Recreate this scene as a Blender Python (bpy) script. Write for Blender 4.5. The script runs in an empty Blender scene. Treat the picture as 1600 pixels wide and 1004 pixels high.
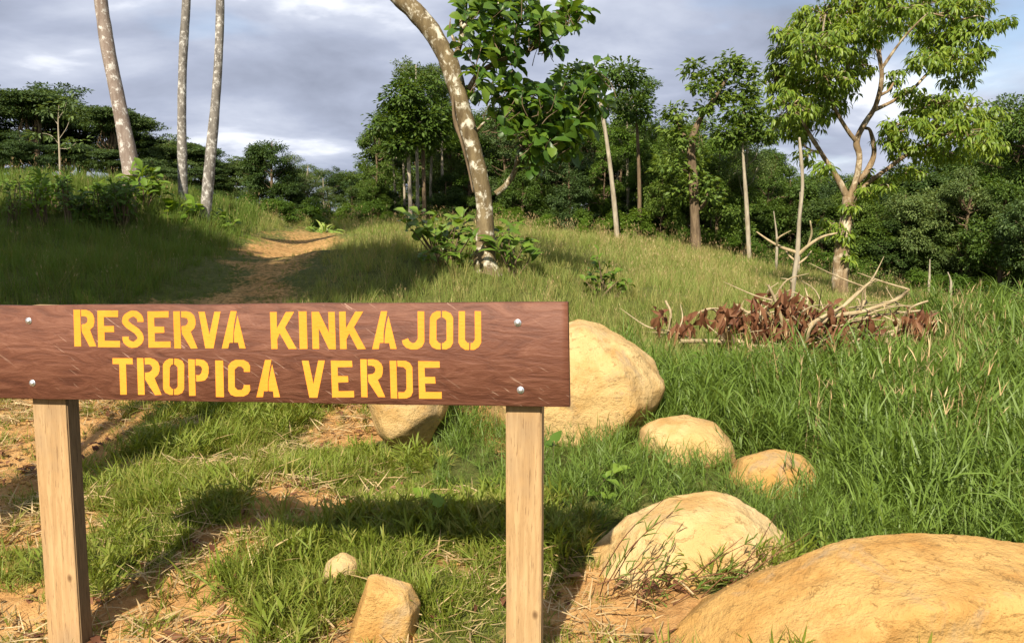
import bpy, bmesh, math, random
import numpy as np
from mathutils import Vector

random.seed(7)
RNG = np.random.default_rng(7)
SC = bpy.context.scene
COL = SC.collection

# ------------------------------------------------------------------ camera
FPX = 1300.0                     # focal length in pixels of the 1600 px wide photograph
PITCH = math.radians(6.4)
CAMZ = 1.40
cam = bpy.data.objects.new('camera', bpy.data.cameras.new('camera'))
COL.objects.link(cam)
cam.location = (0, 0, CAMZ)
cam.rotation_euler = (math.pi / 2 - PITCH, 0, 0)
cam.data.sensor_width = 36
cam.data.lens = 36 * FPX / 1600
cam.data.clip_start = 0.05
cam.data.clip_end = 3000
SC.camera = cam

# ------------------------------------------------------------------ sky and sun
SUN_EL = math.radians(40)
SUN_AZ = math.radians(15)        # shadows run this far to the right of straight ahead
to_sun = Vector((-math.sin(SUN_AZ) * math.cos(SUN_EL), -math.cos(SUN_AZ) * math.cos(SUN_EL), math.sin(SUN_EL)))
world = bpy.data.worlds.new('World')
SC.world = world
world.use_nodes = True
wt = world.node_tree
wt.nodes.clear()


def wn(t, **kw):
    n = wt.nodes.new(t)
    for k, v in kw.items():
        setattr(n, k, v)
    return n


def build_sky():
    out = wn('ShaderNodeOutputWorld')
    bg = wn('ShaderNodeBackground')
    bg.inputs['Strength'].default_value = 0.092
    sky = wn('ShaderNodeTexSky', sky_type='NISHITA')
    sky.sun_disc = False
    sky.sun_elevation = SUN_EL
    sky.sun_rotation = math.atan2(to_sun.x, to_sun.y)
    tc = wn('ShaderNodeTexCoord')
    sep = wn('ShaderNodeSeparateXYZ')
    wt.links.new(tc.outputs['Generated'], sep.inputs[0])
    # direction projected on a cloud ceiling
    add = wn('ShaderNodeMath', operation='ADD'); add.inputs[1].default_value = 0.22
    mx = wn('ShaderNodeMath', operation='MAXIMUM'); mx.inputs[1].default_value = 0.0
    wt.links.new(sep.outputs['Z'], mx.inputs[0]); wt.links.new(mx.outputs[0], add.inputs[0])
    dv = wn('ShaderNodeVectorMath', operation='DIVIDE')
    comb = wn('ShaderNodeCombineXYZ')
    for i in range(3):
        wt.links.new(add.outputs[0], comb.inputs[i])
    wt.links.new(tc.outputs['Generated'], dv.inputs[0]); wt.links.new(comb.outputs[0], dv.inputs[1])
    mp = wn('ShaderNodeMapping')
    mp.inputs['Location'].default_value = (3.1, 1.35, 0)
    mp.inputs['Scale'].default_value = (1.0, 1.0, 0.0)
    wt.links.new(dv.outputs[0], mp.inputs[0])
    n1 = wn('ShaderNodeTexNoise'); n1.inputs['Scale'].default_value = 1.7
    n1.inputs['Detail'].default_value = 7; n1.inputs['Roughness'].default_value = 0.52; n1.inputs['Distortion'].default_value = 0.25
    n2 = wn('ShaderNodeTexNoise'); n2.inputs['Scale'].default_value = 0.9
    n2.inputs['Detail'].default_value = 5; n2.inputs['Roughness'].default_value = 0.5
    mp2 = wn('ShaderNodeMapping'); mp2.inputs['Location'].default_value = (-7.3, 4.4, 2.0); mp2.inputs['Scale'].default_value = (1.1, 1.5, 0)
    wt.links.new(dv.outputs[0], mp2.inputs[0])
    wt.links.new(mp.outputs[0], n1.inputs['Vector']); wt.links.new(mp2.outputs[0], n2.inputs['Vector'])
    # cloud tone
    r1 = wn('ShaderNodeValToRGB')
    e = r1.color_ramp.elements
    e[0].position = 0.32; e[0].color = (2.05, 2.28, 2.95, 1)
    e[1].position = 0.66; e[1].color = (6.4, 6.6, 7.1, 1)
    m = e.new(0.47); m.color = (2.85, 3.15, 4.0, 1)
    m = e.new(0.58); m.color = (3.9, 4.2, 5.0, 1)
    wt.links.new(n1.outputs['Fac'], r1.inputs[0])
    # where blue shows through
    r2 = wn('ShaderNodeValToRGB')
    e = r2.color_ramp.elements
    e[0].position = 0.30; e[0].color = (0.35, 0.35, 0.35, 1)
    e[1].position = 0.44; e[1].color = (1, 1, 1, 1)
    wt.links.new(n2.outputs['Fac'], r2.inputs[0])
    mix = wn('ShaderNodeMix', data_type='RGBA')
    wt.links.new(r2.outputs[0], mix.inputs[0])
    wt.links.new(sky.outputs[0], mix.inputs[6]); wt.links.new(r1.outputs[0], mix.inputs[7])
    wt.links.new(mix.outputs[2], bg.inputs['Color'])
    wt.links.new(bg.outputs[0], out.inputs[0])


build_sky()
sl = bpy.data.lights.new('sun', 'SUN')
sl.energy = 5.0
sl.angle = math.radians(0.6)
sl.color = (1.0, 0.90, 0.74)
sun = bpy.data.objects.new('sun', sl)
COL.objects.link(sun)
sun.location = to_sun * 60
sun.rotation_euler = to_sun.to_track_quat('Z', 'Y').to_euler()

SC.view_settings.view_transform = 'Standard'
SC.view_settings.look = 'None'
SC.view_settings.exposure = 0.90
SC.view_settings.gamma = 1.0
SC.view_settings.use_curve_mapping = False
SC.render.engine = 'CYCLES'
SC.cycles.max_bounces = 8
SC.cycles.transparent_max_bounces = 8
SC.cycles.diffuse_bounces = 4
SC.cycles.caustics_reflective = False
SC.cycles.caustics_refractive = False

# ------------------------------------------------------------------ maths helpers
CP, SP = math.cos(PITCH), math.sin(PITCH)


def at(px, py, Y):
    """the point of the place that lies Y metres ahead and that the photograph shows at (px, py)"""
    u, v = (px - 800) / FPX, (502 - py) / FPX
    d = np.array([u, CP + SP * v, -SP + CP * v])
    p = d * (Y / d[1])
    return np.array([p[0], p[1], p[2] + CAMZ])


def smooth(a, b, x):
    t = np.clip((np.asarray(x, float) - a) / (b - a), 0, 1)
    return t * t * (3 - 2 * t)


def _hash(ix, iy, seed):
    h = (ix.astype(np.int64) * 374761393 + iy.astype(np.int64) * 668265263 + seed * 2246822519) & 0xFFFFFFFF
    h = ((h ^ (h >> 13)) * 1274126177) & 0xFFFFFFFF
    return ((h ^ (h >> 16)) & 0xFFFF) / 65535.0


def vnoise(x, y, seed=0):
    x = np.asarray(x, float); y = np.asarray(y, float)
    ix, iy = np.floor(x), np.floor(y)
    fx, fy = x - ix, y - iy
    fx = fx * fx * (3 - 2 * fx); fy = fy * fy * (3 - 2 * fy)
    a = _hash(ix, iy, seed); b = _hash(ix + 1, iy, seed); c = _hash(ix, iy + 1, seed); d = _hash(ix + 1, iy + 1, seed)
    return (a * (1 - fx) + b * fx) * (1 - fy) + (c * (1 - fx) + d * fx) * fy


def fbm(x, y, seed=0, oct=4):
    s = 0; amp = 0.5; tot = 0
    for o in range(oct):
        s = s + amp * vnoise(np.asarray(x) * 2 ** o, np.asarray(y) * 2 ** o, seed + o * 17); tot += amp; amp *= 0.5
    return s / tot


def noise3(p, f, seed):
    return (fbm(p[:, 0] * f, p[:, 1] * f, seed) + fbm(p[:, 1] * f + 9, p[:, 2] * f, seed + 5) + fbm(p[:, 2] * f, p[:, 0] * f + 4, seed + 9)) / 3 - 0.5


def cat(pts, n):
    """Catmull-Rom through pts (any columns), n steps per span"""
    P = np.asarray(pts, float)
    if len(P) == 2:
        return P[0] + (P[1] - P[0]) * np.linspace(0, 1, n + 1)[:, None]
    E = np.vstack([2 * P[0] - P[1], P, 2 * P[-1] - P[-2]])
    out = []
    for i in range(1, len(E) - 2):
        a, b, c, d = E[i - 1], E[i], E[i + 1], E[i + 2]
        for t in np.linspace(0, 1, n, endpoint=False):
            out.append(0.5 * (2 * b + (c - a) * t + (2 * a - 5 * b + 4 * c - d) * t ** 2 + (3 * b - a - 3 * c + d) * t ** 3))
    out.append(P[-1])
    return np.array(out)


# ------------------------------------------------------------------ object helpers
def link(o, parent=None):
    COL.objects.link(o)
    if parent is not None:
        o.parent = parent
    return o


def tag(o, label=None, cat_=None, group=None, kind=None):
    if label: o['label'] = label
    if cat_: o['category'] = cat_
    if group: o['group'] = group
    if kind: o['kind'] = kind
    return o


def empty(name, loc, label=None, cat_=None, group=None, rz=0.0):
    o = bpy.data.objects.new(name, None)
    o.empty_display_size = 0.2
    o.location = loc
    o.rotation_euler = (0, 0, rz)
    link(o)
    return tag(o, label, cat_, group)


class MB:
    """collects arrays of vertices and faces and makes ONE mesh of them"""
    def __init__(s):
        s.v = []; s.f = {3: [], 4: []}; s.n = 0; s.ng = []

    def add(s, v, f):
        v = np.asarray(v, float).reshape(-1, 3); f = np.asarray(f, int)
        s.v.append(v); s.f[f.shape[1]].append(f + s.n); s.n += len(v)

    def mesh(s, name, mat, flat=False):
        me = bpy.data.meshes.new(name)
        V = np.vstack(s.v) if s.v else np.zeros((0, 3))
        loops = []; starts = []; tot = 0
        for k in (3, 4):
            if s.f[k]:
                F = np.vstack(s.f[k])
                loops.append(F.ravel()); starts.append(tot + np.arange(len(F)) * k); tot += F.size
        me.vertices.add(len(V)); me.vertices.foreach_set('co', V.astype(np.float32).ravel())
        if loops:
            L = np.concatenate(loops); S = np.concatenate(starts)
            me.loops.add(len(L)); me.loops.foreach_set('vertex_index', L.astype(np.int32))
            me.polygons.add(len(S)); me.polygons.foreach_set('loop_start', S.astype(np.int32))
        me.update(calc_edges=True)
        if not flat:
            me.polygons.foreach_set('use_smooth', np.ones(len(me.polygons), bool))
        if mat: me.materials.append(mat)
        return me

    def obj(s, name, mat, parent=None, flat=False):
        return link(bpy.data.objects.new(name, s.mesh(name, mat, flat)), parent)


def tube(mb, pts, radii, sides=8, steps=4, wob=0.0, seed=0, cap=True):
    P = np.column_stack([np.asarray(pts, float), np.asarray(radii, float)])
    C = cat(P, steps) if steps > 1 or len(P) > 2 else P
    X, R = C[:, :3], np.maximum(C[:, 3], 0.0008)
    T = np.gradient(X, axis=0); T /= np.linalg.norm(T, axis=1)[:, None] + 1e-9
    up = np.array([0, 0, 1.0]) if abs(T[0][2]) < 0.9 else np.array([1.0, 0, 0])
    a = np.cross(T[0], up); a /= np.linalg.norm(a)
    rings = []
    rg = np.random.default_rng(seed)
    ph = rg.uniform(0, 6.28, 4)
    for i in range(len(X)):
        a = a - T[i] * a.dot(T[i]); a /= np.linalg.norm(a) + 1e-9
        b = np.cross(T[i], a)
        th = np.arange(sides) * 2 * math.pi / sides
        w = 1 + wob * (0.5 * np.sin(2 * th + ph[0] + i * 0.35) + 0.35 * np.sin(3 * th + ph[1] - i * 0.55) + 0.3 * np.sin(i * 0.9 + ph[2]) + rg.uniform(-.35, .35, sides))
        rings.append(X[i] + (np.cos(th) * R[i] * w)[:, None] * a + (np.sin(th) * R[i] * w)[:, None] * b)
    V = np.vstack(rings)
    n = len(X)
    F = []
    for i in range(n - 1):
        for k in range(sides):
            k2 = (k + 1) % sides
            F.append((i * sides + k, i * sides + k2, (i + 1) * sides + k2, (i + 1) * sides + k))
    base = mb.n
    mb.add(V, F)
    if cap:
        mb.add([X[-1] + T[-1] * R[-1] * 0.4], np.zeros((0, 3), int))
        c = mb.n - 1
        mb.f[3].append(np.array([(base + (n - 1) * sides + k, base + (n - 1) * sides + (k + 1) % sides, c) for k in range(sides)]))


# leaf templates: (u along, v across, w normal)
T_RHOMB = (np.array([(0, 0, 0), (.45, .5, .08), (1, 0, -.12), (.45, -.5, .08)]), np.array([(0, 3, 2), (0, 2, 1)]))
_lv = [(0, 0, 0), (.3, 0, .04), (.65, 0, .02), (1, 0, -.16)]
T_OBOV = (np.array(_lv + [(.25, .2, .09), (.62, .5, .13), (.86, .38, .0), (.25, -.2, .09), (.62, -.5, .13), (.86, -.38, .0)]),
          np.array([(0, 1, 4), (1, 5, 4), (1, 2, 5), (2, 6, 5), (2, 3, 6), (0, 7, 1), (1, 7, 8), (1, 8, 2), (2, 8, 9), (2, 9, 3)]))
T_LANC = (np.array([(0, 0, 0), (.35, .5, .05), (.35, 0, 0), (.35, -.5, .05), (.7, .36, -.05), (.7, 0, -.10), (.7, -.36, -.05), (1, 0, -.30)]),
          np.array([(0, 2, 1), (0, 3, 2), (1, 2, 4), (2, 5, 4), (2, 3, 5), (3, 6, 5), (4, 5, 7), (5, 6, 7)]))
T_HEART = (np.array([(0, 0, 0), (.5, 0, .0), (1, 0, -.12), (-.18, .28, .05), (.12, .52, .08), (.5, .40, .05), (.78, .2, -.02), (-.18, -.28, .05), (.12, -.52, .08), (.5, -.40, .05), (.78, -.2, -.02)]),
           np.array([(0, 4, 3), (0, 5, 4), (0, 1, 5), (1, 6, 5), (1, 2, 6), (0, 7, 8), (0, 8, 9), (0, 9, 1), (1, 9, 10), (1, 10, 2)]))


def leaves(mb, P, A, N, L, W, tmpl=T_RHOMB):
    """P base points, A axis, N approximate normals, L lengths, W widths"""
    P = np.asarray(P, float); n = len(P)
    if not n: return
    A = A / (np.linalg.norm(A, axis=1)[:, None] + 1e-9)
    B = np.cross(N, A); B /= np.linalg.norm(B, axis=1)[:, None] + 1e-9
    C = np.cross(A, B)
    tv, tf = tmpl
    L = np.broadcast_to(L, n); W = np.broadcast_to(W, n)
    V = (P[:, None, :] + tv[None, :, 0, None] * (L[:, None, None] * A[:, None, :])
         + tv[None, :, 1, None] * (W[:, None, None] * B[:, None, :]) + tv[None, :, 2, None] * (L[:, None, None] * C[:, None, :]))
    F = tf[None] + (np.arange(n) * len(tv))[:, None, None]
    mb.add(V.reshape(-1, 3), F.reshape(-1, 3))


def rdir(n, rng=RNG):
    v = rng.normal(size=(n, 3)); return v / np.linalg.norm(v, axis=1)[:, None]


# ------------------------------------------------------------------ materials
def newmat(name):
    m = bpy.data.materials.new(name); m.use_nodes = True
    nt = m.node_tree; nt.nodes.clear()
    return m, nt


def nd(nt, t, **kw):
    n = nt.nodes.new(t)
    for k, v in kw.items():
        if k.startswith('i_'):
            n.inputs[k[2:].replace('_', ' ')].default_value = v
        else:
            setattr(n, k, v)
    return n


def ramp(nt, src, stops):
    r = nd(nt, 'ShaderNodeValToRGB')
    e = r.color_ramp.elements
    e[0].position, e[0].color = stops[0][0], (*stops[0][1], 1)
    e[1].position, e[1].color = stops[-1][0], (*stops[-1][1], 1)
    for p, c in stops[1:-1]:
        x = e.new(p); x.color = (*c, 1)
    nt.links.new(src, r.inputs[0])
    return r.outputs[0]


def mixc(nt, fac, a, b, blend='MIX'):
    m = nd(nt, 'ShaderNodeMix', data_type='RGBA', blend_type=blend)
    for s, v in ((m.inputs[0], fac), (m.inputs[6], a), (m.inputs[7], b)):
        if hasattr(v, 'is_output'):
            nt.links.new(v, s)
        else:
            s.default_value = v if not isinstance(v, tuple) else (*v, 1)
    return m.outputs[2]


def noise(nt, scale, detail=4, rough=.55, vec=None, dist=0.0):
    n = nd(nt, 'ShaderNodeTexNoise')
    n.inputs['Scale'].default_value = scale; n.inputs['Detail'].default_value = detail
    n.inputs['Roughness'].default_value = rough; n.inputs['Distortion'].default_value = dist
    if vec is not None: nt.links.new(vec, n.inputs['Vector'])
    return n.outputs['Fac']


def objcoord(nt, scale=(1, 1, 1), rot=(0, 0, 0), kind='Object'):
    tc = nd(nt, 'ShaderNodeTexCoord'); mp = nd(nt, 'ShaderNodeMapping')
    mp.inputs['Scale'].default_value = scale; mp.inputs['Rotation'].default_value = rot
    nt.links.new(tc.outputs[kind], mp.inputs[0])
    return mp.outputs[0]


def worldpos(nt, scale=(1, 1, 1)):
    g = nd(nt, 'ShaderNodeNewGeometry'); mp = nd(nt, 'ShaderNodeMapping'); mp.inputs['Scale'].default_value = scale
    nt.links.new(g.outputs['Position'], mp.inputs[0])
    return mp.outputs[0]


def math_(nt, op, a, b=None):
    m = nd(nt, 'ShaderNodeMath', operation=op)
    for s, v in ((m.inputs[0], a), (m.inputs[1], b)):
        if v is None: continue
        if hasattr(v, 'is_output'): nt.links.new(v, s)
        else: s.default_value = v
    return m.outputs[0]


def principled(nt, col, rough=.6, spec=.3, bump=None, bstr=.3, bdist=.01):
    out = nd(nt, 'ShaderNodeOutputMaterial'); p = nd(nt, 'ShaderNodeBsdfPrincipled')
    if hasattr(col, 'is_output'): nt.links.new(col, p.inputs['Base Color'])
    else: p.inputs['Base Color'].default_value = (*col, 1)
    if hasattr(rough, 'is_output'): nt.links.new(rough, p.inputs['Roughness'])
    else: p.inputs['Roughness'].default_value = rough
    p.inputs['Specular IOR Level'].default_value = spec
    if bump is not None:
        b = nd(nt, 'ShaderNodeBump'); b.inputs['Strength'].default_value = bstr; b.inputs['Distance'].default_value = bdist
        nt.links.new(bump, b.inputs['Height']); nt.links.new(b.outputs[0], p.inputs['Normal'])
    nt.links.new(p.outputs[0], out.inputs[0])
    return p, out


def leafmat(name, stops, trans=.3, rough=.5, spec=.25, tcol=1.35, patch=None):
    """foliage: every leaf its own tone, some light coming through"""
    m, nt = newmat(name)
    g = nd(nt, 'ShaderNodeNewGeometry'); oi = nd(nt, 'ShaderNodeObjectInfo')
    r = math_(nt, 'ADD', math_(nt, 'MULTIPLY', g.outputs['Random Per Island'], .55), math_(nt, 'MULTIPLY', oi.outputs['Random'], .45))
    if patch:
        w = noise(nt, patch, 3, .5, worldpos(nt))
        r = math_(nt, 'ADD', math_(nt, 'MULTIPLY', r, .55), math_(nt, 'MULTIPLY', w, .45))
    c = ramp(nt, r, stops)
    p, out = principled(nt, c, rough, spec)
    t = nd(nt, 'ShaderNodeBsdfTranslucent')
    tc = mixc(nt, 1.0, c, (tcol * 1.15, tcol, tcol * .45), 'MULTIPLY')
    nt.links.new(tc, t.inputs[0])
    mx = nd(nt, 'ShaderNodeMixShader'); mx.inputs[0].default_value = trans
    nt.links.new(p.outputs[0], mx.inputs[1]); nt.links.new(t.outputs[0], mx.inputs[2]); nt.links.new(mx.outputs[0], out.inputs[0])
    return m


def barkmat(name, dark, light, spot=None, spotpos=(.56, .60), spotscale=7, scale=6, stretch=.25):
    m, nt = newmat(name)
    vec = objcoord(nt, (1, 1, stretch))
    n1 = noise(nt, scale * 2.2, 6, .65, vec, .4); n2 = noise(nt, scale * .5, 3, .5, objcoord(nt))
    c = ramp(nt, n1, [(.3, dark), (.72, light)])
    c = mixc(nt, math_(nt, 'MULTIPLY', n2, .5), c, tuple(x * .55 for x in dark))
    if spot:
        s = noise(nt, spotscale, 7, .72, objcoord(nt, (1, 1, .8)), .3); s3 = noise(nt, spotscale * .28, 2, .5, objcoord(nt))
        s = math_(nt, 'ADD', math_(nt, 'MULTIPLY', s, .8), math_(nt, 'MULTIPLY', s3, .2))
        f = ramp(nt, s, [(spotpos[0], (0, 0, 0)), (spotpos[1], (1, 1, 1))])
        c = mixc(nt, f, c, ramp(nt, n1, [(.3, tuple(x * .7 for x in spot)), (.6, spot)]))
    principled(nt, c, .85, .15, n1, .6, .02)
    return m


G = {}
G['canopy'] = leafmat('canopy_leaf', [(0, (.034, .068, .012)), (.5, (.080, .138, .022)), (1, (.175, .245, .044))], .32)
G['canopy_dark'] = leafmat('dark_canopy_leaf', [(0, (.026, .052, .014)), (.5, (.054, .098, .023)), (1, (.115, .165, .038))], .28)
G['canopy_flat'] = leafmat('flat_tree_leaf', [(0, (.032, .060, .018)), (.5, (.062, .106, .030)), (1, (.125, .175, .050))], .28)
G['canopy_pale'] = leafmat('pale_canopy_leaf', [(0, (.070, .110, .036)), (.5, (.115, .170, .050)), (1, (.20, .25, .075))], .32)
G['right_tree'] = leafmat('bright_tree_leaf', [(0, (.045, .090, .012)), (.5, (.11, .185, .022)), (1, (.25, .33, .042))], .42, .42, .35)
G['big_leaf'] = leafmat('big_glossy_leaf', [(0, (.026, .066, .010)), (.45, (.058, .125, .016)), (.8, (.15, .235, .025)), (1, (.34, .40, .04))], .40, .40, .4)
G['bush'] = leafmat('bush_leaf', [(0, (.045, .090, .012)), (.5, (.088, .160, .019)), (1, (.17, .25, .032))], .32)
G['fern'] = leafmat('bank_plant_leaf', [(0, (.055, .115, .010)), (.5, (.105, .195, .017)), (1, (.20, .30, .028))], .40)
G['shrub_pale'] = leafmat('pale_broad_leaf', [(0, (.10, .17, .02)), (.6, (.20, .30, .05)), (1, (.36, .43, .11))], .35, .4, .4)
G['lawn'] = leafmat('lawn_blade', [(0, (.46, .37, .16)), (.27, (.31, .29, .075)), (.44, (.17, .21, .028)), (.75, (.17, .235, .028)), (1, (.24, .31, .045))], .36, .55, .25, patch=1.1)
G['tall'] = leafmat('tall_grass_blade', [(0, (.40, .33, .14)), (.16, (.24, .24, .06)), (.32, (.105, .165, .026)), (.7, (.145, .225, .034)), (1, (.23, .31, .065))], .36, .48, .35, patch=.9)
G['meadow'] = leafmat('meadow_blade', [(0, (.46, .35, .16)), (.30, (.34, .31, .11)), (.50, (.19, .245, .055)), (1, (.20, .275, .06))], .36, .6, .2, patch=.35)
G['bank'] = leafmat('bank_blade', [(0, (.27, .23, .085)), (.25, (.140, .175, .036)), (.6, (.095, .165, .022)), (1, (.145, .225, .035))], .34, .6, .2)
G['straw'] = leafmat('dry_straw', [(0, (.20, .12, .05)), (.5, (.38, .27, .13)), (1, (.56, .44, .25))], .1, .8, .1)
G['deadleaf'] = leafmat('dead_leaf', [(0, (.045, .020, .011)), (.5, (.120, .046, .022)), (.85, (.20, .095, .046)), (1, (.32, .20, .11))], .15, .6, .2)
G['bark_main'] = barkmat('spotted_bark', (.085, .060, .030), (.27, .21, .115), (.60, .56, .45), (.52, .60), 9, 5)
G['bark_pale'] = barkmat('pale_spotted_bark', (.17, .125, .10), (.36, .30, .255), (.60, .57, .52), (.535, .61), 12, 5)
G['bark_grey'] = barkmat('grey_spotted_bark', (.10, .09, .08), (.33, .30, .26), (.56, .54, .50), (.505, .60), 14, 5)
G['bark_brown'] = barkmat('brown_bark', (.075, .05, .03), (.26, .19, .115))
G['bark_right'] = barkmat('flaky_bark', (.10, .065, .032), (.36, .26, .15), (.52, .44, .31), (.50, .60), 4, 4.5, .10)
G['bark_white'] = barkmat('white_bark', (.22, .18, .12), (.50, .44, .34))
G['branch'] = barkmat('dry_branch_bark', (.26, .19, .10), (.56, .46, .29), None)


# ------------------------------------------------------------------ terrain
# points of the ground seen in the photograph: pixel and metres ahead
GP = [(100, 1085, 2.75), (830, 1095, 2.62), (450, 1065, 2.72), (1300, 1060, 2.5), (1800, 1080, 2.5), (-500, 1040, 2.7),
      (100, 850, 3.75), (500, 850, 3.72), (900, 850, 3.7), (1400, 850, 3.75), (2000, 880, 3.7), (-500, 860, 3.7),
      (100, 750, 4.8), (500, 748, 4.8), (900, 750, 4.75), (1400, 745, 4.85), (-400, 750, 4.8),
      (100, 655, 6.1), (400, 650, 6.2), (700, 655, 6.1), (1100, 655, 6.2), (1600, 650, 6.3), (-250, 640, 6.1),
      (120, 575, 7.6), (350, 565, 7.7), (700, 565, 7.8), (1100, 575, 8.0), (1600, 575, 8.2), (2000, 585, 8.2),
      (1180, 548, 9.2), (1450, 545, 9.4), (1600, 540, 9.8), (760, 490, 9.6), (950, 500, 9.8),
      # road through the notch
      (300, 510, 8.8), (390, 455, 10.5), (440, 408, 14.5), (470, 388, 18), (520, 368, 23), (380, 352, 27),
      # cut bank beside it
      (0, 480, 8.6), (-200, 440, 8.6), (0, 400, 11), (0, 330, 13.5), (-200, 320, 13.5), (150, 430, 10.2), (150, 345, 14), (250, 330, 15.3), (320, 352, 15.8),
      (290, 318, 17), (200, 300, 16.5), (330, 420, 11.5), (360, 375, 15), (0, 300, 20), (250, 305, 22), (-300, 290, 20), (-500, 300, 14),
      # mound on the other side, main tree, meadow
      (520, 452, 10.2), (530, 395, 12.8), (580, 385, 13.5), (620, 440, 10.6), (757, 420, 11), (900, 430, 11.5), (1050, 460, 12),
      (620, 362, 20), (760, 364, 20), (900, 385, 20), (1050, 415, 20), (1000, 440, 14.5), (1180, 448, 16), (1312, 477, 17), (1450, 500, 15), (1600, 530, 13),
      (560, 352, 28), (760, 360, 28), (880, 371, 29), (965, 376, 29), (1085, 392, 28), (1170, 412, 28), (1300, 440, 28), (1450, 468, 28), (1600, 495, 28), (1800, 510, 28),
      (-200, 335, 36), (200, 342, 36), (560, 353, 40), (900, 375, 42), (1200, 410, 42), (1600, 455, 42), (2000, 470, 42), (2200, 530, 20)]
GPW = np.array([at(*g) for g in GP] + [(-6, -4, 0.1), (0, -4, 0), (6, -4, 0), (-12, 2, .6), (12, 2, -.1), (-3, 0, 0.02), (3, 0, 0)])


def fit_rbf(P):
    n = len(P)
    d = np.linalg.norm(P[:, None, :2] - P[None, :, :2], axis=2)
    K = np.where(d > 0, d * d * np.log(d + 1e-9), 0) + np.eye(n) * 0.03
    Q = np.column_stack([np.ones(n), P[:, :2]])
    M = np.block([[K, Q], [Q.T, np.zeros((3, 3))]])
    return np.linalg.solve(M, np.concatenate([P[:, 2], np.zeros(3)]))


RB = fit_rbf(GPW)
ROAD = np.array([at(*p)[:2] for p in [(-420, 980, 2.7), (-200, 800, 4.2), (20, 690, 5.6), (180, 600, 7.1), (300, 510, 8.8), (390, 455, 10.5), (432, 415, 13.5), (462, 392, 17), (500, 374, 22), (430, 355, 27)]])
ROADC = cat(ROAD, 10)


def road_dist(x, y):
    x = np.asarray(x, float).ravel(); y = np.asarray(y, float).ravel()
    d = np.full(x.shape, 1e9)
    for a, b in zip(ROADC[:-1], ROADC[1:]):
        ab = b - a
        t = np.clip(((x - a[0]) * ab[0] + (y - a[1]) * ab[1]) / (ab @ ab), 0, 1)
        d = np.minimum(d, np.hypot(x - a[0] - t * ab[0], y - a[1] - t * ab[1]))
    return d


def gz(x, y):
    x = np.atleast_1d(np.asarray(x, float)); y = np.atleast_1d(np.asarray(y, float))
    sh = x.shape; x = x.ravel(); y = y.ravel()
    cx = np.clip(x, -32, 30); cy = np.clip(y, -6, 43)
    z = RB[-3] + RB[-2] * cx + RB[-1] * cy
    for i in range(len(GPW)):
        d2 = (cx - GPW[i, 0]) ** 2 + (cy - GPW[i, 1]) ** 2
        z = z + RB[i] * 0.5 * d2 * np.log(d2 + 1e-9)
    near = 1 - smooth(10, 20, y)
    z = z + (fbm(x * 1.3, y * 1.3, 3) - .5) * .16 + (fbm(x * 5, y * 5, 11) - .5) * .07 * near
    far = smooth(60, 300, np.hypot(x, y))
    z = z * (1 - far) + far * (-1.0 + 3 * fbm(x * .01, y * .01, 77))
    return z.reshape(sh)


def dirtmask(x, y):
    """1 where bare soil shows"""
    d = road_dist(x, y).reshape(np.shape(x))
    w = np.interp(np.asarray(y), [7, 9, 12, 14, 19, 22], [.95, .6, .55, .75, .8, .5])
    edge = (fbm(np.asarray(x) * 2.2, np.asarray(y) * 2.2, 31) - .5) * 1.5
    m = 1 - smooth(w - .35, w + .35, d + edge)
    m = m * np.interp(np.asarray(y), [7, 10, 13, 15, 18, 21], [1, .5, .45, .58, .55, .4])
    # worn patches round the posts and between the tufts, on the low lawn only
    p = fbm(np.asarray(x) * 1.7 + 5, np.asarray(y) * 1.7 + 3, 51)
    q = smooth(.59, .68, p) * (1 - smooth(6.0, 7.5, y)) * (1 - smooth(-.35, .05, np.asarray(x) - .02 * np.asarray(y)))
    e = np.zeros_like(m)
    for px, py, Y, r in ((90, 1000, 2.85, .38), (240, 920, 3.25, .22), (455, 790, 4.25, .32), (330, 950, 3.0, .18), (990, 985, 2.95, .35), (950, 930, 3.2, .3), (560, 655, 6.0, .4), (540, 970, 2.9, .2), (360, 860, 3.7, .2)):
        c = at(px, py, Y)
        e = np.maximum(e, 1 - smooth(r * .55, r * 1.25, np.hypot(np.asarray(x) - c[0], (np.asarray(y) - c[1]) * .8) + edge * .25))
    return np.clip(np.maximum(np.maximum(m, q * .9), e), 0, 1)


def axis(lo, hi, fine, centre, grow=1.06, first=.07):
    a = [centre]
    s = first
    while a[-1] < hi:
        if a[-1] - centre > fine: s *= grow
        a.append(a[-1] + s)
    b = [centre]
    s = first
    while b[-1] > lo:
        if centre - b[-1] > fine: s *= grow
        b.append(b[-1] - s)
    return np.array(b[::-1][:-1] + a)


def soilmat():
    m, nt = newmat('soil')
    w = worldpos(nt)
    at_ = nd(nt, 'ShaderNodeAttribute', attribute_name='dirt')
    n1 = noise(nt, 2.1, 6, .6, w); n2 = noise(nt, 17, 6, .7, w); n3 = noise(nt, .8, 3, .5, w)
    soil = ramp(nt, n1, [(.3, (.30, .145, .048)), (.52, (.45, .245, .088)), (.72, (.56, .35, .15))])
    soil = mixc(nt, .5, soil, ramp(nt, n2, [(.3, (.20, .10, .04)), (.5, (.43, .24, .09)), (.75, (.60, .40, .18))]))
    turf = ramp(nt, n2, [(.3, (.035, .045, .012)), (.55, (.085, .10, .025)), (.75, (.20, .16, .06))])
    turf = mixc(nt, math_(nt, 'MULTIPLY', n3, .5), turf, (.13, .13, .035))
    edge = math_(nt, 'ADD', at_.outputs['Fac'], math_(nt, 'MULTIPLY', math_(nt, 'SUBTRACT', n2, .5), 1.4))
    f = ramp(nt, edge, [(.25, (0, 0, 0)), (.6, (1, 1, 1))])
    c = mixc(nt, f, turf, soil)
    principled(nt, c, .95, .1, n2, .9, .035)
    return m


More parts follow.
